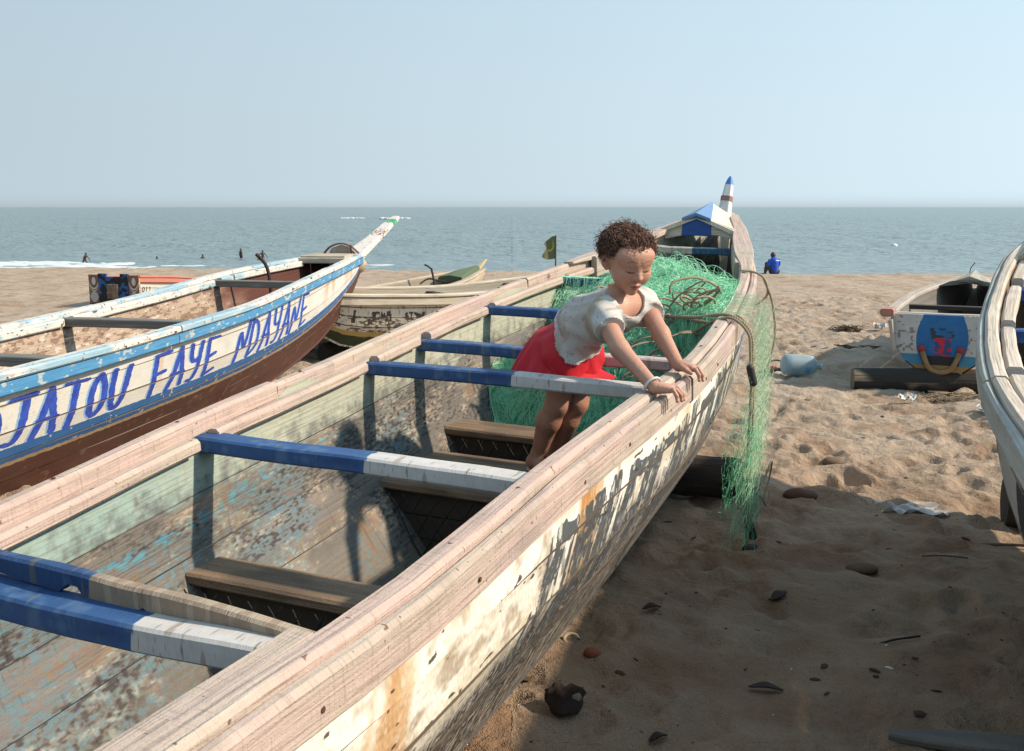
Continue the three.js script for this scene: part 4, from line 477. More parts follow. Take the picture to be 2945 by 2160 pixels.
  const [hR, cR, tipR] = hand(Rw, V3(.93, -.06, .25), V3(.02, 1, 0), -1), [hL, cL, tipL] = hand(Lw, V3(.9, -.16, .35), V3(.1, 1, 0), 1);
  const nail = (tips) => (x, y, z) => { for (const t of tips) if (Math.hypot(x - t.x, y - t.y - .003, z - t.z) < .005) return mixc(skinC(x, y, z), lin(206, 160, 140), .7); return skinC(x, y, z); };
  const boxOf = (c, r) => [[c.x - r, c.y - r, c.z - r], [c.x + r, c.y + r, c.z + r]];
  // head
  const head = (X, Y, Z) => { const [x, y, z] = toHead(X, Y, Z), a = Math.abs(x);
    let d = ell(x, y - .012, z + .010, .067, .066, .083); d = smin(d, ell(x, y + .030, z - .026, .051, .060, .055), .03); d = smin(d, Math.hypot(a - .032, y + .030, z - .047) - .0255, .022); d = smin(d, Math.hypot(x, y + .078, z - .060) - .0135, .024);
    d = smin(d, Math.hypot(a * .55, y - .030, z - .046) - .034, .02); // forehead
    const V = (p, q, r) => ({ x: p, y: q, z: r }); // brow, nose, lids, lips
    d = smin(d, cap(a, y, z, V(.012, .015, .070), V(.036, .013, .060), .006, .005), .016);
    d = smin(d, cap(x, y, z, V(0, .002, .074), V(0, -.025, .0885), .0055, .0085), .010); d = smin(d, Math.hypot(a - .0095, y + .028, z - .0815) - .0062, .006);
    d = smin(d, Math.hypot(a - .0255, y + .001, z - .0615) - .0138, .005); d = smin(d, cap(a, y, z, V(.014, -.012, .071), V(.037, -.010, .062), .0028, .0026), .006);
    d = Math.max(d, -(cap(x, y, z, V(-.02, -.0545 - .06 * 0, .0865), V(.02, -.0545, .0865), .0016, .0016)));
    d = smin(d, cap(a, y, z, V(.002, -.0495, .0825), V(.0165, -.0535, .0745), .0046, .0028), .005); d = smin(d, cap(a, y, z, V(.0, -.0600, .0815), V(.0135, -.0565, .0755), .0054, .0026), .005);
    d = smin(d, -(-Math.hypot(a - .069, (y + .006) * .62, (z + .004) * .9) + .0135), .006); d = Math.max(d, -(Math.hypot(a - .080, (y + .004) * .8, (z - .002)) - .0095)); d = smin(d, Math.hypot(a - .066, y + .026, z - .004) - .006, .006);
    d = Math.max(d, -(Math.hypot(a - .0062, (y + .0345) * 1.3, z - .087) - .0026));
    return d * HS; };
  const headC = (X, Y, Z) => { const [x, y, z] = toHead(X, Y, Z), a = Math.abs(x); let c = skinC(X, Y, Z); if (z > .05) {
      const lipU = -.0545 + .0075 * (1 - Math.pow(a / .018, 2)) - .0012 * ss(.004, 0, a), lipD = -.0545 - .0105 * (1 - Math.pow(a / .0165, 2)); if (a < .018 && y < lipU && y > lipD) c = mixc(c, LIP, .8); if (a < .0185 && Math.abs(y + .0545 + .0008 * Math.cos(a * 300)) < .0013 && z > .07) c = mixc(c, DK, .75);
      const ex = a - .0255, lash = -.0065 - .0022 * (1 - ex * ex / 1.5e-4); if (Math.abs(ex) < .0135 && Math.abs(y - lash) < .0022 - .0006 * Math.abs(ex) / .0135) c = mixc(DK, c, .05); if (Math.abs(ex) < .012 && y > .0085 && y < .0105) c = mixc(c, SK2, .8);
      const br = .0235 + .003 * Math.cos((a - .024) * 90) ; if (a > .010 && a < .040 && Math.abs(y - br) < .0034 * (1.25 - a / .05)) c = mixc(c, BROW, .4);
      if (Math.hypot(a - .0062, (y + .0345) * 1.2) < .0034) c = mixc(c, DK, .6); c = mixc(c, WARM, .35 * ss(.022, .005, Math.hypot(a - .034, y + .028))); }
    if (a > .068 && Math.hypot(y + .004, z - .002) < .009) c = mixc(c, SK2, .8); return c; };
  const strip = (q) => { const k = q.index ? q.toNonIndexed() : q; return k; };
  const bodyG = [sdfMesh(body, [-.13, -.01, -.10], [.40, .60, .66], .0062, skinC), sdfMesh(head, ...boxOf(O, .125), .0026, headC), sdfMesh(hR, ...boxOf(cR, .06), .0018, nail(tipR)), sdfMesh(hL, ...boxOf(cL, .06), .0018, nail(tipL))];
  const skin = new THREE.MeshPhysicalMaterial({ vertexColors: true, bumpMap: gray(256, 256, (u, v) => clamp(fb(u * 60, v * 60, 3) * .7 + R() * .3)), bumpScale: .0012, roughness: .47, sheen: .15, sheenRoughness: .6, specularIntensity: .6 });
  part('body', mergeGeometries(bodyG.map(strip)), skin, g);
  // hair: many short curls over a soft core
  const line = (x, z) => { const a = Math.abs(x), w = (vn(x * 60 + 9, 4) - .5) * .014; return z > .028 ? .050 + w + .008 * ss(.0, .03, a) - .022 * ss(.04, .068, a) - .1 * Math.max(0, .055 - z) : z > -.02 ? .018 - ss(.01, -.02, z) * .03 : -.045; };
  const hairOK = (x, y, z) => y > line(x, z);
  const hc = (X, Y, Z) => { const [x, y, z] = toHead(X, Y, Z); let d = ell(x - .003, y - .024, z + .014, .073, .061, .087) + (vn3(x * 90 + 40, y * 90 + 40, z * 90 + 40) - .5) * .014; return Math.max(d, line(x, z) - y) * HS; };
  const hairCore = std({ color: rgb(44, 30, 26), roughness: .9 });
  const hair = part('hair', sdfMesh(hc, ...boxOf(O.clone().addScaledVector(Uh, .03), .13), .0045), hairCore, g);
  const curls = [], q = rng(91); let n = 0, tries = 0; while (n < 2600 && tries++ < 26000) { const th = q() * 6.2832, ph = Math.acos(1 - 1.75 * q()); const nx = Math.sin(ph) * Math.cos(th), ny = Math.cos(ph), nz = Math.sin(ph) * Math.sin(th); const x = .003 + nx * .070, y = .024 + ny * .058, z = -.014 + nz * .083; if (!hairOK(x, y - .002 + (q() - .5) * .012, z)) continue; n++;
    const wild = q() < .14, L = wild ? .022 + q() * .02 : .010 + q() * .015, rad = .003 + q() * .0035, turns = 1.2 + q() * 1.6, ax = V3(nx, ny, nz).add(V3(q() - .5, q() - .5, q() - .5).multiplyScalar(.9)).normalize(), s1 = V3(ax.y, -ax.x, .3).normalize(), s2 = s1.clone().cross(ax); const p0 = q() * 6.28, pts = [];
    for (let k = 0; k <= 9; k++) { const t = k / 9, an = p0 + t * turns * 6.283; const l = V3(x, y, z).addScaledVector(ax, L * t - .002).addScaledVector(s1, Math.cos(an) * rad * (.3 + t)).addScaledVector(s2, Math.sin(an) * rad * (.3 + t)); pts.push(O.clone().addScaledVector(Rt, l.x * HS).addScaledVector(Uh, l.y * HS).addScaledVector(F, l.z * HS)); }
    const tg = new THREE.TubeGeometry(new THREE.CatmullRomCurve3(pts), 11, wild ? .00055 : .0009, 3, false); const c = mixc(lin(60, 40, 33), lin(132, 94, 74), Math.pow(q(), 1.3)); const col = new Float32Array(tg.attributes.position.count * 3); for (let i = 0; i < col.length; i += 3) { col[i] = c[0]; col[i + 1] = c[1]; col[i + 2] = c[2]; } tg.setAttribute('color', new THREE.BufferAttribute(col, 3)); curls.push(tg); }
  part('curls', merge(curls), std({ vertexColors: true, roughness: .7 }), hair).userData.kind = 'stuff';
  // clothes
  const dn = (x, y, z, f, a) => (vn3(x * f + 90, y * f + 90, z * f + 90) - .5) * a;
  const axis = chest.clone().sub(pelv).normalize(), fwd = V3().copy(Ls).sub(Rs).normalize().cross(axis).normalize(); if (fwd.x < 0) fwd.multiplyScalar(-1);
  const hemP = pelv.clone().addScaledVector(axis, .062), side = Ls.clone().sub(Rs).normalize();
  const along = (x, y, z) => (x - hemP.x) * axis.x + (y - hemP.y) * axis.y + (z - hemP.z) * axis.z;
  const sleeveR = mid(Rs, Re, .50), sleeveL = mid(Ls, Le, .42), dR = Re.clone().sub(Rs).normalize(), dL = Le.clone().sub(Ls).normalize();
  const sl = (x, y, z, s, e, dir) => { const c = cap(x, y, z, s, mid(e, e, 0).clone().addScaledVector(dir, .03), .037, .044); const t = (x - e.x) * dir.x + (y - e.y) * dir.y + (z - e.z) * dir.z; return Math.max(c, t); };
  const neckF = neckb.clone().addScaledVector(fwd, .064).addScaledVector(axis, -.056), neckT = neckb.clone().addScaledVector(axis, .035);
  const neckCut = (x, y, z, k) => smin(cap(x, y, z, neckT, neckF, .054 + k, .016 + k), cap(x, y, z, neckb.clone().addScaledVector(axis, .03), neckb.clone().addScaledVector(axis, .06), .055 + k, .07), .01);
  const shirt = (x, y, z) => { const t = along(x, y, z); let d = torso(x, y, z) - .0100 - .004 * ss(.12, 0, t); d = smin(d, Math.min(sl(x, y, z, Rs, sleeveR, dR), sl(x, y, z, Ls, sleeveL, dL)), .014); d += dn(x, y, z, 26, .0045) + Math.sin((x * .5 + y * 1.2 - z * .4) * 120 + dn(x, y, z, 14, 6)) * .0014; d = Math.max(d, -t); return Math.max(d, -neckCut(x, y, z, 0)); };
  const brownTone = tex(512, 512, (u, v) => { const n = fb(u * 9, v * 9, 4), k = fb(u * 30, v * 30, 3); let c = mixc([190, 187, 183], [206, 203, 199], n); c = mixc(c, [172, 158, 136], ss(.52, .72, fb(u * 5 + 4, v * 5 + 8, 3)) * .7); if (k > .74) c = mixc(c, [150, 130, 110], .5); return c; });  // off-white shirt cloth with dirt stains
  const cloth = std({ map: brownTone, roughness: .9, bumpMap: gray(256, 256, (u, v) => R()), bumpScale: .0008 });
  const sh = part('t_shirt', sdfMesh(shirt, [-.03, .30, -.08], [.38, .62, .52], .0042), cloth, g);
  const pinkTop = (x, y, z) => Math.max(torso(x, y, z) - .0045, along(x, y, z) - .165, .05 - along(x, y, z), -neckCut(x, y, z, -.006)); part('undershirt', sdfMesh(pinkTop, [-.03, .36, -.08], [.38, .60, .46], .0052), std({ color: rgb(226, 196, 204), roughness: .9 }), g);
  { const N = 90, rad = (a) => { const fx = fwd, R0 = .083; return R0; }; const pts = []; for (let i = 0; i <= N; i++) { const a = i / N * 6.28318, w = Math.sin(i * 2.1) * .0025; let p = hemP.clone().addScaledVector(axis, -.004 + w); const dir = side.clone().multiplyScalar(Math.cos(a)).addScaledVector(fwd, Math.sin(a)); let lo = .04, hi = .2; for (let k = 0; k < 16; k++) { const m = (lo + hi) / 2, qv = hemP.clone().addScaledVector(axis, .012).addScaledVector(dir, m); shirt(qv.x, qv.y, qv.z) < 0 ? lo = m : hi = m; } pts.push(p.addScaledVector(dir, lo + .001)); } part('lace_hem', sweep(pts, [[-.002, -.009], [.002, -.009], [.002, .007], [-.002, .007]], { up: axis.clone() }), std({ color: rgb(222, 200, 210), roughness: .95 }), sh); }
  { // skirt with a ruffled lower tier
    const N = 150, M = 22, pos = [], uv = [], idx = []; const c0 = pelv.clone().addScaledVector(axis, .072), ca = pelv.clone().addScaledVector(axis, -.03).add(V3(-.010, -.012, 0)), c1 = pelv.clone().add(V3(-.026, -.098, .0)); const U0 = side.clone(), W0 = fwd.clone(); const U1 = V3(side.x, 0, side.z).normalize(), W1 = V3(fwd.x, -.05, fwd.z).normalize();
    for (const lay of [0, 1]) for (let j = 0; j <= M; j++) for (let i = 0; i <= N; i++) { const t = j / M, a = i / N * 6.28318; const c = t < .4 ? c0.clone().lerp(ca, t / .4) : ca.clone().lerp(c1, (t - .4) / .6); const U = U0.clone().lerp(U1, t).normalize(), W = W0.clone().lerp(W1, t).normalize(); let r = lerp(.074, .142, Math.pow(t, 1.05)); const ru = t < .38 ? Math.sin(a * 11) * .002 : (Math.sin(a * 14 + Math.sin(a * 3) * 1.3) * .011 + Math.sin(a * 31) * .003) * ss(.36, 1, t); { const dir = U.clone().multiplyScalar(Math.cos(a)).addScaledVector(W, Math.sin(a)); for (let m = .16; m > .03; m -= .0015) if (body(c.x + dir.x * m, c.y + dir.y * m, c.z + dir.z * m) < .001) { r = Math.max(m + .0055 + .005 * ss(.15, .4, t), lerp(m + .0055, r, ss(.12, .45, t))); break; } } r += ru * ss(.1, .3, t) + (Math.abs(t - .4) < .03 ? -.001 : 0) - lay * .003; const drop = Math.sin(a * 7 + 1) * .006 * t; const p = c.addScaledVector(U, r * .98 * Math.cos(a)).addScaledVector(W, r * 1.02 * Math.sin(a)); pos.push(p.x, p.y + drop, p.z); uv.push(i / 20, t); }
    const S = (M + 1) * (N + 1); for (const lay of [0, 1]) for (let j = 0; j < M; j++) for (let i = 0; i < N; i++) { const a = lay * S + j * (N + 1) + i, b = a + N + 1; idx.push(a, b, a + 1, a + 1, b, b + 1); } for (let i = 0; i < N; i++) { const a = M * (N + 1) + i; idx.push(a, a + S, a + 1, a + 1, a + S, a + S + 1); }
    part('skirt', geo(pos, uv, idx), new THREE.MeshPhysicalMaterial({ color: rgb(196, 22, 40), roughness: .75, sheen: .4, sheenColor: rgb(255, 80, 90), sheenRoughness: .6 }), g); }
  { const w = Rw.clone().addScaledVector(Re.clone().sub(Rw).normalize(), .012), d = Re.clone().sub(Rw).normalize(), s1 = V3(0, 1, 0).cross(d).normalize(), s2 = d.clone().cross(s1), pts = []; for (let i = 0; i < 20; i++) { const a = i / 20 * 6.2832; pts.push(w.clone().addScaledVector(s1, Math.cos(a) * .0225).addScaledVector(s2, Math.sin(a) * .0225)); } part('bracelet', tube(pts, .0035, 40, 8, true), std({ color: rgb(214, 214, 216), roughness: .4, metalness: .3 }), g); }
  for (const [a, t] of [[Ra, tR], [La, tL]]) { const h = heel(a), f = t.clone().sub(h).setY(0).normalize(), A = h.clone().addScaledVector(f, -.022), E = t.clone().addScaledVector(f, .026); A.y = E.y = a.y - .0535; const so = part('sandal', sweep([0, .15, .35, .55, .75, .9, 1].map((k) => A.clone().lerp(E, k)), (k, i) => { const w = [.024, .042, .044, .048, .058, .052, .022][i]; return rectProf(w, .008, .003); }), std({ color: rgb(196, 178, 168), roughness: .8 }), g);
    const st = std({ color: rgb(44, 30, 34), roughness: .6 }), sd = V3(f.z, 0, -f.x), m = t.clone().addScaledVector(f, .004); m.y = a.y - .022; const top = t.clone().addScaledVector(f, -.028); top.y = a.y - .012; for (const s of [-1, 1]) part('strap', tube([top.clone().addScaledVector(sd, s * .027).setY(a.y - .046), top.clone().addScaledVector(sd, s * .021).setY(a.y - .022), m.clone().addScaledVector(sd, s * .006).setY(a.y - .018), m.clone().addScaledVector(f, .012).setY(a.y - .034)], .0035, 14, 6), st, so); }
  return g;
})();

// ---------- far people ----------
function figure(label, pos, turn, o) { // small standing or bathing figure, one continuous body; o.h = height of the whole figure
  const s = o.h, V = (x, y, z) => V3(x * s, y * s, z * s); const b = o.bend || 0; const hip = V(0, .5, 0), ch = V(0, .5 + .27 * Math.cos(b), .27 * Math.sin(b)), nk = V(0, .5 + .33 * Math.cos(b), .33 * Math.sin(b)), hd = V(0, .5 + .43 * Math.cos(b * .8), .43 * Math.sin(b * .8)); const aL = o.armL || [.2, .45, .1], aR = o.armR || [-.2, .45, .1];
  const f = (x, y, z) => { let d = cap(x, y, z, hip, ch, .085 * s, .095 * s); d = smin(d, cap(x, y, z, ch, nk, .07 * s, .035 * s), .04 * s); d = smin(d, ell(x - hd.x, y - hd.y, z - hd.z, .062 * s, .078 * s, .07 * s), .015 * s); for (const [k, a] of [[1, aL], [-1, aR]]) { const sh = V3(ch.x + k * .105 * s, ch.y + .03 * s, ch.z), ha = V(...a), el = sh.clone().lerp(ha, .5).add(V(k * .03, 0, -.02)); d = smin(d, Math.min(cap(x, y, z, sh, el, .034 * s, .028 * s), cap(x, y, z, el, ha, .028 * s, .022 * s)), .02 * s); const h2 = V3(k * .05 * s, .5 * s, 0), kn = V(k * .06, .27, .03 + k * (o.step || 0)), an = V(k * .06, .02, k * (o.step || 0)); d = smin(d, Math.min(cap(x, y, z, h2, kn, .068 * s, .045 * s), cap(x, y, z, kn, an, .045 * s, .03 * s), cap(x, y, z, an, V3(an.x, an.y, an.z + .1 * s), .03 * s, .025 * s)), .025 * s); } return d; };
  const dk = rgb(64, 42, 34), hairC = rgb(24, 20, 20), sh = o.shorts || rgb(60, 40, 60); const col = (x, y, z) => { const c = y > hd.y + .02 * s ? hairC : y < .52 * s && y > .34 * s ? sh : dk; return [c.r, c.g, c.b]; };
  const g = thing('person', label, o.cat || 'bather', pos, turn, o.group); part('body', sdfMesh(f, [-.4 * s, -.04 * s, -.35 * s], [.4 * s, 1.03 * s, .5 * s], .022 * s, col), std({ vertexColors: true, roughness: .6 }), g); return g;
}
{ const at = (x, Z, dy) => { const X = (x - 1126) / 2261 * (Z * .9868 + 4 * .162); return P(X, SEA + dy, Z); };
  figure('bending bather wading in the foam, farthest left of the bathers', at(186, 74, -.22), 1.2, { h: 1.02, bend: .5, armL: [.2, .35, .35], step: .12, shorts: rgb(70, 30, 40) });
  figure('bather showing only a head, between the bending wader and the next head', at(345, 80, -.87), .4, { h: 1.1 }); figure('bather in water up to the shoulders, left of the standing pair', at(446, 80, -.78), .3, { h: 1.15 });
  figure('bather standing upright in the sea, arms by the sides', at(530, 80, -.30), 2.4, { h: 1.12, armL: [.16, .42, .02], armR: [-.16, .42, .02] }); figure('bather wading with arms held out beside a low swimmer', at(578, 80, -.45), .2, { h: 1.15, armL: [.3, .5, .1], armR: [-.3, .52, .1] }); figure('low swimmer right beside the bather with outheld arms', at(570, 79, -.82), .8, { h: 1.1 }); }
{ // boy sitting on the sand, seen from behind
  const Bp = P(7.30, -1.815, 28.7); Bp.y = sandY(7.3, 28.7) + EYE - .01; const g = thing('person', 'person in a blue T-shirt sitting on the sand facing the sea', 'person', Bp, .15); const V = V3; const hip = V(0, .1, 0), ch = V(-.03, .36, .03), nk = V(-.04, .45, .01), hd = V(-.045, .535, -.02);
  const f = (x, y, z) => { let d = cap(x, y, z, V(-.06, .09, 0), V(.06, .09, 0), .09, .09); d = smin(d, cap(x, y, z, hip, ch, .10, .11), .05); d = smin(d, cap(x, y, z, ch, nk, .08, .04), .04); d = smin(d, ell(x - hd.x, y - hd.y, z - hd.z, .068, .085, .08), .015); d = smin(d, cap(x, y, z, V(-.15, .38, .02), V(-.21, .2, .05), .042, .034), .02); d = smin(d, cap(x, y, z, V(-.21, .2, .05), V(-.27, .03, .0), .034, .026), .01); d = smin(d, cap(x, y, z, V(-.27, .03, 0), V(-.36, .02, -.03), .024, .014), .01); d = smin(d, cap(x, y, z, V(.12, .38, 0), V(.15, .22, -.1), .042, .034), .02); d = smin(d, cap(x, y, z, V(.15, .22, -.1), V(.06, .2, -.3), .034, .026), .01); for (const k of [-1, 1]) { d = smin(d, cap(x, y, z, V(k * .07, .09, 0), V(k * .1, .28, -.3), .08, .055), .03); d = smin(d, cap(x, y, z, V(k * .1, .28, -.3), V(k * .08, .03, -.46), .055, .035), .02); } return d; };
  const c = rgb(52, 36, 32); part('body', sdfMesh(f, [-.42, -.03, -.6], [.3, .66, .2], .014, () => [c.r, c.g, c.b]), std({ vertexColors: true, roughness: .6 }), g);
  const s = (x, y, z) => { let d = cap(x, y, z, hip, ch, .115, .122); d = smin(d, cap(x, y, z, ch, V(-.04, .43, .01), .09, .06), .04); d = smin(d, Math.max(cap(x, y, z, V(-.15, .38, .02), V(-.22, .17, .05), .056, .05), -(y - .24)), .02); d = smin(d, Math.max(cap(x, y, z, V(.12, .38, 0), V(.16, .2, -.11), .056, .05), -(y - .25)), .02); return Math.max(d, -(y - .03)); }; const blue = rgb(32, 78, 176), wh = rgb(190, 200, 220); part('t_shirt', sdfMesh(s, [-.42, 0, -.3], [.32, .55, .25], .012, (x, y, z) => { const k = Math.abs(y - .40 + Math.abs(x + .03) * .12) < .012 && z > .03 && x > -.02; return k ? [wh.r, wh.g, wh.b] : [blue.r, blue.g, blue.b]; }), std({ vertexColors: true, roughness: .85 }), g); }

// ---------- green net, ropes ----------
function segs(list, r) { const pos = [], idx = [], T = V3(), A = V3(), Bv = V3(); for (const [p, q] of list) { T.copy(q).sub(p).normalize(); A.set(T.y, -T.x, .37).cross(T).normalize(); Bv.copy(T).cross(A); const b = pos.length / 3; for (const e of [p, q]) for (let k = 0; k < 3; k++) { const c = Math.cos(k * 2.094) * r, s = Math.sin(k * 2.094) * r; pos.push(e.x + A.x * c + Bv.x * s, e.y + A.y * c + Bv.y * s, e.z + A.z * c + Bv.z * s); } for (let k = 0; k < 3; k++) { const l = (k + 1) % 3; idx.push(b + k, b + l, b + 3 + k, b + l, b + 3 + l, b + 3 + k); } } return geo(pos, null, idx); }
{
  const b = mainBoat; b.g.updateMatrixWorld(true); const Wd = (s, u, y) => b.g.localToWorld(b.pt(s, b.u0(s) + u, y)); const O = Wd(4.1, 0, -.6), L = (s, u, y) => Wd(s, u, y).sub(O);
  const net = thing('fishing_net', 'heap of green fishing net in the front boat, spilling over its right side', 'fishing net', O);
  const H = smoothTab([3.16, 3.3, 3.42, 3.52, 3.62, 3.85, 4.15, 4.45, 4.75, 4.98, 5.2], [-1.02, -.80, -.60, -.43, -.345, -.315, -.275, -.268, -.33, -.46, -.66]);
  const hy = (s, u) => { let y = H(s) + (fb(s * 5 + 30, u * 5 + 9, 3) - .5) * .10 + (fb(s * 22, u * 22, 2) - .5) * .035; y -= .30 * ss(.0, -.36, u) * (1 - .45 * ss(.2, .08, Math.abs(s - 4.36))); y -= .09 * ss(.05, .36, u) * ss(4.05, 4.4, s); const top = b.yc(s) + .02; if (s > 3.5 && s < 4.15) y += ss(.18, .42, u) * clamp(top - y, -.2, .12); return y; };
  const NS = 90, NU = 46, pos = [], uv = [], idx = []; for (let j = 0; j <= NS; j++) for (let i = 0; i <= NU; i++) { const s = lerp(3.16, 5.2, j / NS), t = i / NU * 2 - 1; let u = t * b.hb(s); const y = hy(s, u); const m = b.uAt(s, y) - .01; if (y < b.yc(s)) u = t * m; const p = L(s, u, hy(s, u) - .006); pos.push(p.x, p.y, p.z); uv.push(s, u); if (i < NU && j < NS) { const a = j * (NU + 1) + i; idx.push(a, a + 1, a + NU + 1, a + 1, a + NU + 2, a + NU + 1); } }
  const nm = tex(512, 512, (u, v) => { const n = fb(u * 60, v * 60, 3), k = fb(u * 10, v * 10, 3); let c = mixc([90, 190, 140], [160, 238, 194], ss(.3, .6, n)); c = mixc(c, [60, 140, 106], ss(.58, .78, k) * .5); return c; });
  part('net_mass', geo(pos, uv, idx), std({ map: nm, bumpMap: gray(512, 512, (u, v) => clamp(fb(u * 90, v * 90, 3))), bumpScale: .02, roughness: .8 }), net);
  const q = rng(11), bright = [], dark = []; for (let n = 0; n < 5200; n++) { let s = 3.22 + q() * 1.9, u = (q() * 2 - 1) * .97 * b.hb(s), an = q() * 6.283, lift = .004 + Math.pow(q(), 3) * .035, st = .018 + q() * .014, cu = (q() - .5) * 1.2; const ed = Math.pow(q(), 2) * .09; let prev = null; const m = 6 + Math.floor(q() * 7), lst = q() < .75 ? bright : dark; for (let k = 0; k < m; k++) { const um = b.hb(s) - .012 - ed; if (Math.abs(u) > um) u = Math.sign(u) * um; if (s < 3.2 || s > 5.1) break; const y = hy(s, u) + lift * Math.sin((k + .5) / m * 3.14); const mx = y < b.yc(s) ? b.uAt(s, y) - .01 : um; const p = L(s, clamp(u, -mx, mx), y); if (prev) lst.push([prev, p]); prev = p; an += cu + (q() - .5) * .9; s += Math.cos(an) * st; u += Math.sin(an) * st; } }
  // wild loops on top
  for (let n = 0; n < 900; n++) { const s = 3.8 + q() * 1.05, u = (q() * 2 - 1) * b.hb(s) * .85, w = .02 + q() * .06, h = .015 + Math.pow(q(), 2) * .08, a = q() * 6.28; let prev = null; for (let k = 0; k <= 8; k++) { const t = k / 8 * 3.1416, p = L(s + Math.cos(a) * w * Math.cos(t), clamp(u + Math.sin(a) * w * Math.cos(t), -b.hb(s) + .02, b.hb(s) - .02), hy(s, u) - .01 + h * Math.sin(t)); if (prev) bright.push([prev, p]); prev = p; } }
  // loose net over the farther thwart on the left
  for (let n = 0; n < 700; n++) { let s = 4.28 + q() * .2, u = -.40 + q() * .42, an = q() * 6.28, prev = null; for (let k = 0; k < 7; k++) { const over = Math.abs(s - 4.36) < .035; const p = L(clamp(s, 4.2, 4.55), clamp(u, -.41, .05), over ? -.318 + q() * .004 : -.322 - Math.abs(s - 4.36) * .9); if (prev) bright.push([prev, p]); prev = p; an += (q() - .5) * 1.4; s += Math.cos(an) * .02; u += Math.sin(an) * .02; } }
  const m3 = std({ color: rgb(206, 246, 206), roughness: .5 }), m1 = std({ color: rgb(184, 252, 210), roughness: .5 }), m2 = std({ color: rgb(116, 220, 168), roughness: .6 });
  part('strands', segs(bright, .00085), m1, net).userData.kind = 'stuff'; part('dark_strands', segs(dark, .0009), m2, net).userData.kind = 'stuff';
  // net hanging over the side
  const hang = [], hang2 = []; for (let lay = 0; lay < 8; lay++) { const s0 = 3.38 + q() * .1, s1 = 3.84 + q() * .14, du = .002 + lay * .006, ph = q() * 9, Lg = (s) => (.44 + .2 * vn(s * 3 + lay * 3, lay)) * (lay % 3 ? 1 : 1.12) ; const c = .026, nx = Math.round((s1 - s0) / c), ny = 27; const pt = (i, j) => { const t = j / ny, s = lerp(s0, s1, i / nx), sw = s + Math.sin(t * 5 + i * .5 + ph) * .014 - .30 * t * t * (1 - i / nx) - t * .02; const o = Math.max(t - .02, 0); const uu = b.hb(s) + .072 + du + .045 * Math.sqrt(t) - .02 * t + .016 * Math.sin(i * .9 + ph + t * 3) ; return L(sw, uu, b.yc(s) + .018 - .023 * 0 - Lg(s) * t); };
    for (let j = 0; j < ny; j++) for (let i = 0; i < nx; i++) if ((i + j) % 2 === 0 && q() > .06) { const a = pt(i, j), e = pt(i + 1, j + 1); (lay % 2 ? hang : hang2).push([a, e]); if (i > 0) hang.push([a, pt(i - 1, j + 1)]); }
    for (let i = 0; i < nx; i++) { const sa = lerp(s0, s1, (i + q()) / nx), sb = sa + (q() - .5) * .08; let pv = null; for (let k = 0; k <= 4; k++) { const t = k / 4, s = lerp(sa, sb, t), p = L(s, b.hb(s) - .07 + t * .148, b.yc(s) + .019 + Math.sin(t * 3.1) * .006 * q()); if (pv) hang.push([pv, p]); pv = p; } } }
  part('hanging_net', segs(hang, .00032), m3, net).userData.kind = 'stuff'; part('hanging_net_dark', segs(hang2, .00032), m3, net).userData.kind = 'stuff';
  // tangled low part
  const tang = []; for (let n = 0; n < 420; n++) { let s = 3.2 + q() * .34, u = b.hb(s) + .04 + q() * .1, y = -.70 - q() * .36, prev = null, a1 = q() * 6.28, a2 = q() * 6.28; for (let k = 0; k < 7; k++) { const p = L(s, u, y); if (prev) tang.push([prev, p]); prev = p; a1 += (q() - .5) * 2; s += Math.cos(a1) * .018; y = Math.max(-1.1, y + Math.sin(a1) * .018); u += (q() - .5) * .012; } } part('tangle', segs(tang, .0005), m2, net).userData.kind = 'stuff';
  // ropes
  const ropeMap = tex(64, 64, (u, v) => { const k = ((u * 8 + v * 2) % 1); return mixc([112, 98, 78], [190, 174, 146], Math.sin(k * 3.14)).map((c) => c + (R() - .5) * 14); }); ropeMap.repeat.set(14, 1); const rope = std({ map: ropeMap, roughness: .95 });
  const T = (p, r, n = 40, c = false) => tube(p.map(([s, u, y]) => L(s, u, y)), r, n, 7, c); const rg = []; const cy = (s, u) => b.yc(s) + .018;
  const hangRope = thing('rope', 'thin hanging rope with dark floats and loops, over the right side of the front boat', 'rope', O);
  const e = .565; part('line', merge([T([[3.56, .12, -.40], [3.5, .25, -.37], [3.45, .38, -.36], [3.42, .50, cy(3.42) + .012], [3.41, e, -.39], [3.41, e + .012, -.5], [3.405, e + .012, -.78], [3.40, e + .012, -.90]], .006, 70), T([[3.62, .2, -.36], [3.52, .33, -.375], [3.46, .45, -.375], [3.44, .52, cy(3.44) + .008], [3.43, e + .002, -.40], [3.42, e + .014, -.52], [3.415, e + .02, -.72], [3.41, e + .016, -.90]], .0055, 70), T([[3.5, .36, -.42], [3.44, .44, -.37], [3.40, .51, cy(3.4) + .007], [3.385, e, -.395], [3.38, e + .01, -.46], [3.375, e + .012, -.5]], .005, 40)]), rope, hangRope);
  const lp = []; for (const [w, h, ds, tl] of [[.045, .15, 0, .2], [.03, .2, .012, -.3], [.035, .12, -.02, .5], [.02, .22, .006, 0]]) { const pp = []; for (let k = 0; k < 12; k++) { const a = k / 12 * 6.283; pp.push([3.40 + ds - Math.sin(a) * w * .9, e + .018 + Math.sin(a) * w * .35 + tl * .01 * Math.cos(a), -.90 - h / 2 + Math.cos(a) * h / 2]); } lp.push(T(pp, .0038, 50, true)); }
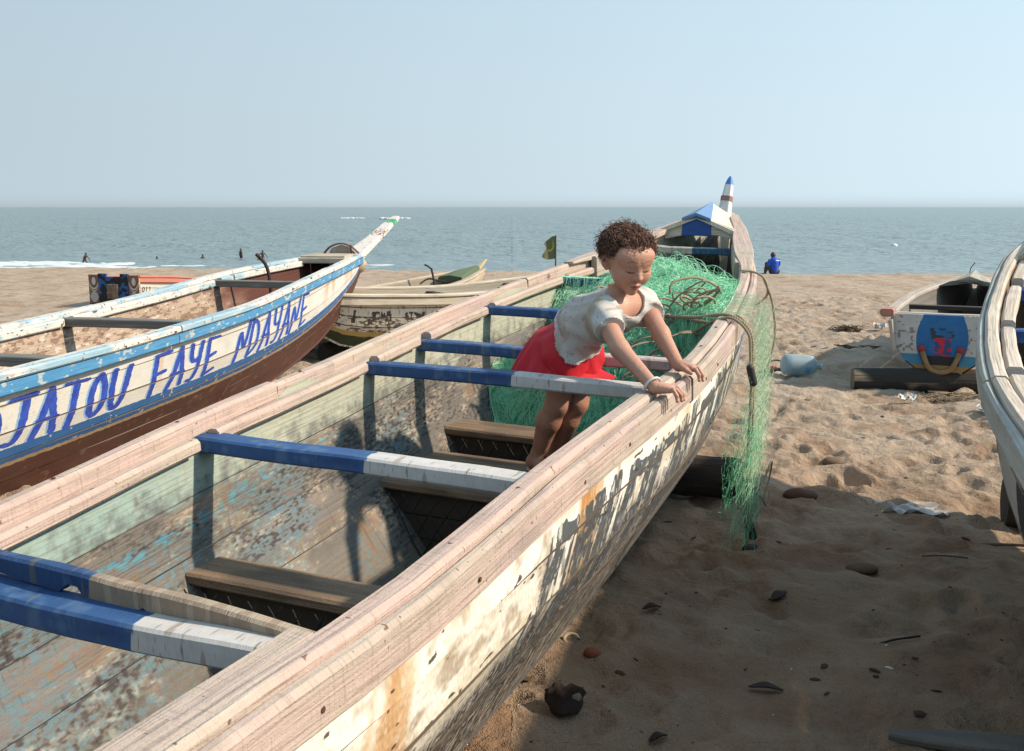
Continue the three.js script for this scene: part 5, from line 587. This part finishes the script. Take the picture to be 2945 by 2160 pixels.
  lp.push(T([[3.41, e + .02, -.93], [3.5, e + .05, -.92], [3.58, e + .07, -.86], [3.62, e + .06, -.93], [3.56, e + .05, -1.0], [3.6, e + .06, -1.03], [3.64, e + .06, -.99]], .0032, 60), T([[3.40, e + .02, -1.0], [3.46, e + .04, -1.03], [3.5, e + .05, -.98], [3.45, e + .04, -.95]], .0032, 30)); part('loops', merge(lp), rope, hangRope);
  const fl = (s, u, y, r, h, tilt) => { const g = new THREE.CapsuleGeometry(r, h, 6, 12); g.rotateZ(tilt); const p = L(s, u, y); g.translate(p.x, p.y, p.z); part('float', g, std({ color: rgb(46, 42, 46), roughness: .6 }), hangRope); }; fl(3.37, e + .018, -.53, .013, .05, .25); fl(3.405, e + .018, -.92, .013, .06, 0); fl(3.40, e + .03, -1.06, .015, .05, .3);
  // coils of rope lying on the front of the net
  const coil = []; for (let n = 0; n < 44; n++) { const s = 3.36 + q() * .24, u = .04 + q() * .38, r = .02 + q() * .05, y = Math.max(hy(s, u), -.64) + .03 + q() * .03, a = q() * 6.28, pp = []; for (let k = 0; k < 8; k++) { const t = k / 7 * (3 + q()); pp.push([s + Math.cos(a) * r * Math.cos(t) * 1.3 - .03 * Math.sin(t), clamp(u + r * Math.cos(t + a) * 1.2, -.2, .44), y + r * .9 * Math.sin(t)]); } coil.push(T(pp, (.0028 + q() * .0018), 30)); } part('coils', merge(coil), rope, thing('rope_pile', 'beige rope loops lying on the front of the green net', 'rope', O));
  const wr = thing('mooring_rope', 'short rope looped round the right gunwale of the front boat near its bow', 'rope', O), s5 = 4.42, hu = b.hb(s5); part('loop', merge([T([[s5 - .02, hu - .03, b.yc(s5) - .06], [s5 - .01, hu - .01, b.yc(s5) + .02], [s5, hu + .03, b.yc(s5) + .024], [s5, hu + .075, b.yc(s5) + .0], [s5 + .02, hu + .09, b.yc(s5) - .07], [s5, hu + .05, b.yc(s5) - .11], [s5 - .02, hu, b.yc(s5) - .1]], .005, 60, true), T([[s5, hu + .075, b.yc(s5)], [s5 + .03, hu + .11, b.yc(s5) - .1], [s5 + .05, hu + .125, b.yc(s5) - .25], [s5 + .02, hu + .11, b.yc(s5) - .36], [s5 - .02, hu + .10, b.yc(s5) - .42]], .005, 40)]), rope, wr);
}

// ---------- flag, buoy, jug, things on the sand ----------
{
  const Fp = G(.465, 11), top = P(.463, -.298, 11).y - Fp.y; const g = thing('marker_flag', 'small torn dark flag with a yellow crescent on a thin pole', 'flag', Fp); part('pole', new THREE.CylinderGeometry(.008, .01, top + .1, 8).translate(0, top / 2 - .05, 0), std({ color: rgb(96, 92, 84) }), g);
  const NX = 16, NY = 14, pos = [], uv = [], idx = []; for (let j = 0; j <= NY; j++) for (let i = 0; i <= NX; i++) { const v = j / NY, w = (.125 + .02 * Math.sin(v * 9)) * (v > .72 ? 1 - (v - .72) * 2.6 : 1) * (v < .12 ? .7 + v * 2 : 1), x = -i / NX * w; pos.push(x, top - .245 + v * .24 + x * .15, Math.sin(x * 40 + v * 2) * .012 * (i / NX)); uv.push(i / NX, v); if (i < NX && j < NY) { const a = j * (NX + 1) + i; idx.push(a, a + 1, a + NX + 1, a + 1, a + NX + 2, a + NX + 1); } }
  part('cloth', geo(pos, uv, idx), std({ roughness: .9, map: tex(128, 128, (u, v) => { const d = Math.hypot((u - .52) / .34, (v - .62) / .28), e = Math.hypot((u - .60) / .34, (v - .70) / .28); return d < 1 && e > 1 ? [200, 184, 60] : [120, 120, 84].map((c) => c + (R() - .5) * 12); }) }), g);
  const bu = thing('buoy', 'white round buoy floating off the beach on the right', 'buoy', P(38.4, SEA + .1, 104)); part('float', new THREE.SphereGeometry(.33, 20, 14).scale(1, .85, 1), std({ color: rgb(226, 228, 226), roughness: .5 }), bu); part('collar', new THREE.TorusGeometry(.28, .06, 8, 24).rotateX(1.5708).translate(0, -.12, 0), std({ color: rgb(60, 80, 76) }), bu);
  const jg = thing('jug', 'translucent pale blue plastic jug lying on the sand', 'jug', G(2.42, 8.55, .085), .25); const prof = [[0, -.15], [.06, -.148], [.085, -.13], [.09, -.08], [.086, -.04], [.09, 0], [.086, .04], [.09, .07], [.08, .11], [.045, .14], [.024, .15], [.024, .175]].map(([r, y]) => new THREE.Vector2(r, y)); const jm = new THREE.MeshPhysicalMaterial({ color: rgb(190, 216, 226), transmission: .55, roughness: .5, thickness: 0 }); const rot = (q) => q.rotateZ(-1.5 - .15).rotateY(-.2); part('bottle', rot(new THREE.LatheGeometry(prof, 32)), jm, jg); part('lid', rot(new THREE.CylinderGeometry(.027, .027, .02, 16).translate(0, .18, 0)), std({ color: rgb(180, 196, 206) }), jg); part('label_patch', rot(new THREE.SphereGeometry(.03, 14, 10).scale(.4, 1, 1).rotateY(1.57 + .2).translate(.02, .05, .078)), std({ color: rgb(96, 150, 190), roughness: .5 }), jg);
  single('plastic_scrap', ball(.05, .03, .04, 61, .3, 20, 2), std({ color: rgb(196, 40, 48), roughness: .6 }), 'small red plastic scrap beside the pale blue jug', 'litter', G(2.24, 8.72, .025));
  single('branch', merge([tube([V3(0, 0, 0), V3(.1, .03, .02), V3(.24, .02, -.02), V3(.36, .01, 0)], .015, 16, 6), tube([V3(.08, .03, .01), V3(.12, .10, .0), V3(.2, .10, .01), V3(.24, .03, 0)], .006, 16, 5), tube([V3(.2, .02, 0), V3(.3, .04, .1)], .01, 6, 5)]), std({ color: rgb(44, 34, 32) }), 'dark crooked branch between the red scrap and the blue jug', 'branch', G(2.10, 8.7, .0));
  const tw = (n, R0, h, r, seed) => { const q = rng(seed), g = []; for (let i = 0; i < n; i++) { const a = q() * 6.28, d = q() * R0, x = Math.cos(a) * d, z = Math.sin(a) * d * .6; g.push(tube([V3(x, q() * h, z), V3(x + (q() - .5) * R0, q() * h * 1.4, z + (q() - .5) * R0 * .5), V3(x + (q() - .5) * R0 * 1.6, q() * h, z + (q() - .5) * R0 * .7)], r, 6, 4)); } return merge(g); };
  single('dry_weed', tw(60, .2, .06, .004, 5), std({ color: rgb(84, 68, 48) }), 'tuft of dry brown weed on the open sand right of the boat', 'weed', G(4.11, 12.5)); single('dry_weed', tw(40, .3, .03, .005, 6), std({ color: rgb(84, 70, 52) }), 'flat dark streak of dry weed nearer than the brown tuft', 'weed', G(3.55, 10.6));
  single('dry_weed', tw(110, .27, .035, .003, 7), std({ color: rgb(142, 124, 98) }), 'matted pale weed in front of the log under the blue stern canoe', 'weed', G(3.25, 7.35));
  const sheet = (w, l, seed, amp) => { const N = 14, pos = [], idx = []; for (let j = 0; j <= N; j++) for (let i = 0; i <= N; i++) { const a = i / N - .5, c = j / N - .5, k = 1 - .35 * vn(i * .5 + seed, j * .5); pos.push(a * w * k, .006 + amp * Math.pow(fb(i * .35 + seed, j * .35 + seed, 3), 1.4), c * l * k); if (i < N && j < N) { const o = j * (N + 1) + i; idx.push(o, o + N + 1, o + 1, o + 1, o + N + 1, o + N + 2); } } return geo(pos, null, idx); };
  const wh = std({ color: rgb(206, 206, 202), roughness: .6, side: THREE.DoubleSide }), pl = new THREE.MeshPhysicalMaterial({ color: rgb(206, 204, 200), roughness: .5, transmission: .35, thickness: 0, side: THREE.DoubleSide });
  single('plastic_bag', sheet(.34, .22, 3, .07), pl, 'crumpled pale plastic bag in the shade on the sand', 'bag', G(1.78, 4.45)); single('paper_scrap', sheet(.17, .12, 9, .14), wh, 'white scrap lying right of the tuft of dry weed', 'litter', G(4.52, 12.55)); single('paper_scrap', sheet(.16, .12, 14, .10), wh, 'white scrap below the matted weed by the edge boat', 'litter', G(3.18, 6.72)); single('paper_scrap', sheet(.14, .1, 19, .08), wh, 'small white scrap just in front of the canoe log', 'litter', G(2.84, 7.25)); single('paper_scrap', sheet(.2, .16, 24, .06), wh, 'white scrap on the sand at the far left behind the lettered boat', 'litter', G(-5.2, 11.4));
  const dkS = std({ color: rgb(52, 38, 32), roughness: .9 }), husk = std({ color: rgb(70, 50, 42), roughness: .9, bumpMap: pinkBump, bumpScale: .01 });
  const lump = thing('husk', 'dark brown coconut-like husk on the sand near the bottom of the picture', 'husk', G(.13, 2.47, .028)); part('shell', ball(.044, .04, .042, 71, .45, 34, 4), husk, lump); part('crust', ball(.018, .022, .016, 72, .3, 40, 2).translate(.03, .008, .012), std({ color: rgb(150, 126, 108) }), lump);
  single('stone', ball(.036, .045, .03, 81, .3, 22, 3), std({ color: rgb(132, 92, 70), roughness: .95 }), 'brown jagged stone half under the right side of the front boat', 'stone', G(.09, 2.9, .02)); single('stone', ball(.022, .016, .018, 83, .3, 22, 2), std({ color: rgb(150, 84, 60) }), 'little reddish stone right of the pale shell', 'stone', G(.235, 2.84, .006)); single('stone', ball(.032, .02, .03, 84, .3, 20, 3), std({ color: rgb(62, 50, 46) }), 'dark stone on the shaded sand straight below the hanging rope', 'stone', G(.96, 3.95, .008)); single('stone', ball(.06, .022, .045, 85, .3, 14, 3), std({ color: rgb(104, 80, 62) }), 'flat sandy brown stone in the middle of the shaded sand', 'stone', G(1.3, 3.66, .006)); single('stone', ball(.08, .03, .05, 86, .3, 12, 3), std({ color: rgb(96, 62, 46) }), 'reddish brown flat stone at the edge of the shade right of the rope', 'stone', G(1.36, 4.70, .012)); single('stone', ball(.07, .03, .05, 87, .3, 12, 3), std({ color: rgb(120, 98, 78) }), 'brown stone where the sunlit sand begins above the shade', 'stone', G(1.74, 5.4, .012));
  single('shell', new THREE.TorusGeometry(.022, .006, 8, 22, 5).rotateX(-1.2), std({ color: rgb(188, 170, 146) }), 'pale ring-shaped shell beside the jagged stone', 'shell', G(.18, 2.95, .012)); single('bark', sweep(curve([V3(-.05, .01, 0), V3(0, .02, .004), V3(.05, .012, 0)], 8), [[-.018, -.004], [.018, -.006], [.016, .006], [-.014, .008]]), std({ color: rgb(128, 104, 80) }), 'flat piece of bark next to the jagged stone under the boat', 'bark', G(.0, 2.7, .004));
  const leaf = (l, w, seed) => sweep(curve([V3(-l / 2, .004, 0), V3(0, .018, w * .2), V3(l / 2, .006, 0)], 10), (t) => { const k = Math.sin(Math.pow(t, .8) * 3.1) * w / 2 + .003; return [[-k, -.002], [k, .001], [k, .005], [-k, .003]]; });
  for (const [x, z, l, w, a, lb] of [[.91, 3.34, .1, .035, .9, 'dark slanting scrap in the middle of the shaded sand'], [.45, 3.15, .06, .03, .2, 'small dark scrap close to the right side of the front boat'], [.69, 2.62, .09, .03, -.3, 'dark leaf-shaped scrap low in the shaded sand'], [.36, 2.36, .05, .02, .5, 'tiny dark scrap right of the coconut-like husk']]) { const m = single('dark_scrap', leaf(l, w, 1), dkS, lb, 'litter', G(x, z, .003)); m.rotation.y = a; }
  single('twig', tube([V3(-.07, .006, .02), V3(-.02, .01, 0), V3(.07, .008, -.03)], .0035, 12, 5), dkS, 'thin dark twig on the shaded sand at the right', 'twig', G(1.16, 2.9)); single('twig', tube([V3(-.16, .006, .0), V3(-.02, .012, .02), V3(.15, .012, .05)], .006, 14, 5), std({ color: rgb(120, 96, 70) }), 'long pale twig near the log under the edge boat', 'twig', G(1.98, 3.95)); single('twig', tube([V3(-.08, .006, .0), V3(.0, .01, .008), V3(.08, .008, .03)], .003, 12, 5), std({ color: rgb(96, 78, 58) }), 'fine twig in the shade above the flat sandy stone', 'twig', G(1.62, 3.7));
  const gp = single('drift_board', sweep(curve([V3(-.2, .012, -.03), V3(-.1, .02, 0), V3(.1, .022, .03), V3(.4, .02, .06)], 10), (t) => rectProf(lerp(.03, .09, Math.min(1, t * 2)), .02, .004), { ul: .5 }), greyWood, 'grey weathered board end at the bottom right corner', 'board', G(1.12, 2.30, .004)); gp.rotation.y = -.05;
  { // scattered chips, straw and shell bits
    const q = rng(17), g = []; for (let i = 0; i < 1500; i++) { const Z = 1.7 + Math.pow(q(), 1.5) * 15, x = -1 + q() * (2.5 + Z * .55), s = .0025 + Math.pow(q(), 6) * .010; const t = new THREE.IcosahedronGeometry(1, 0); t.scale(s * (.8 + q() * 2.2), s * .45, s * (.5 + q())); t.rotateY(q() * 6.28); t.translate(x, sandY(x, Z) + EYE + s * .15, -Z); const k = q(), c = k < .72 ? rgb(64, 46, 36) : k < .92 ? rgb(120, 84, 60) : rgb(206, 196, 180); const col = new Float32Array(t.attributes.position.count * 3); for (let j = 0; j < col.length; j += 3) { col[j] = c.r; col[j + 1] = c.g; col[j + 2] = c.b; } t.setAttribute('color', new THREE.BufferAttribute(col, 3)); g.push(t); } struct('beach_litter', merge(g), std({ vertexColors: true, roughness: .95 }), 'stuff'); }
}
scene.traverse((o) => { if (o.isMesh) for (const m of Array.isArray(o.material) ? o.material : [o.material]) if (!m.userData.set) { m.userData.set = true; if (!m.vertexColors && o.name !== 'sea') m.color.multiplyScalar(o.parent === child ? .8 : .72); } });
renderer.render(scene, camera);
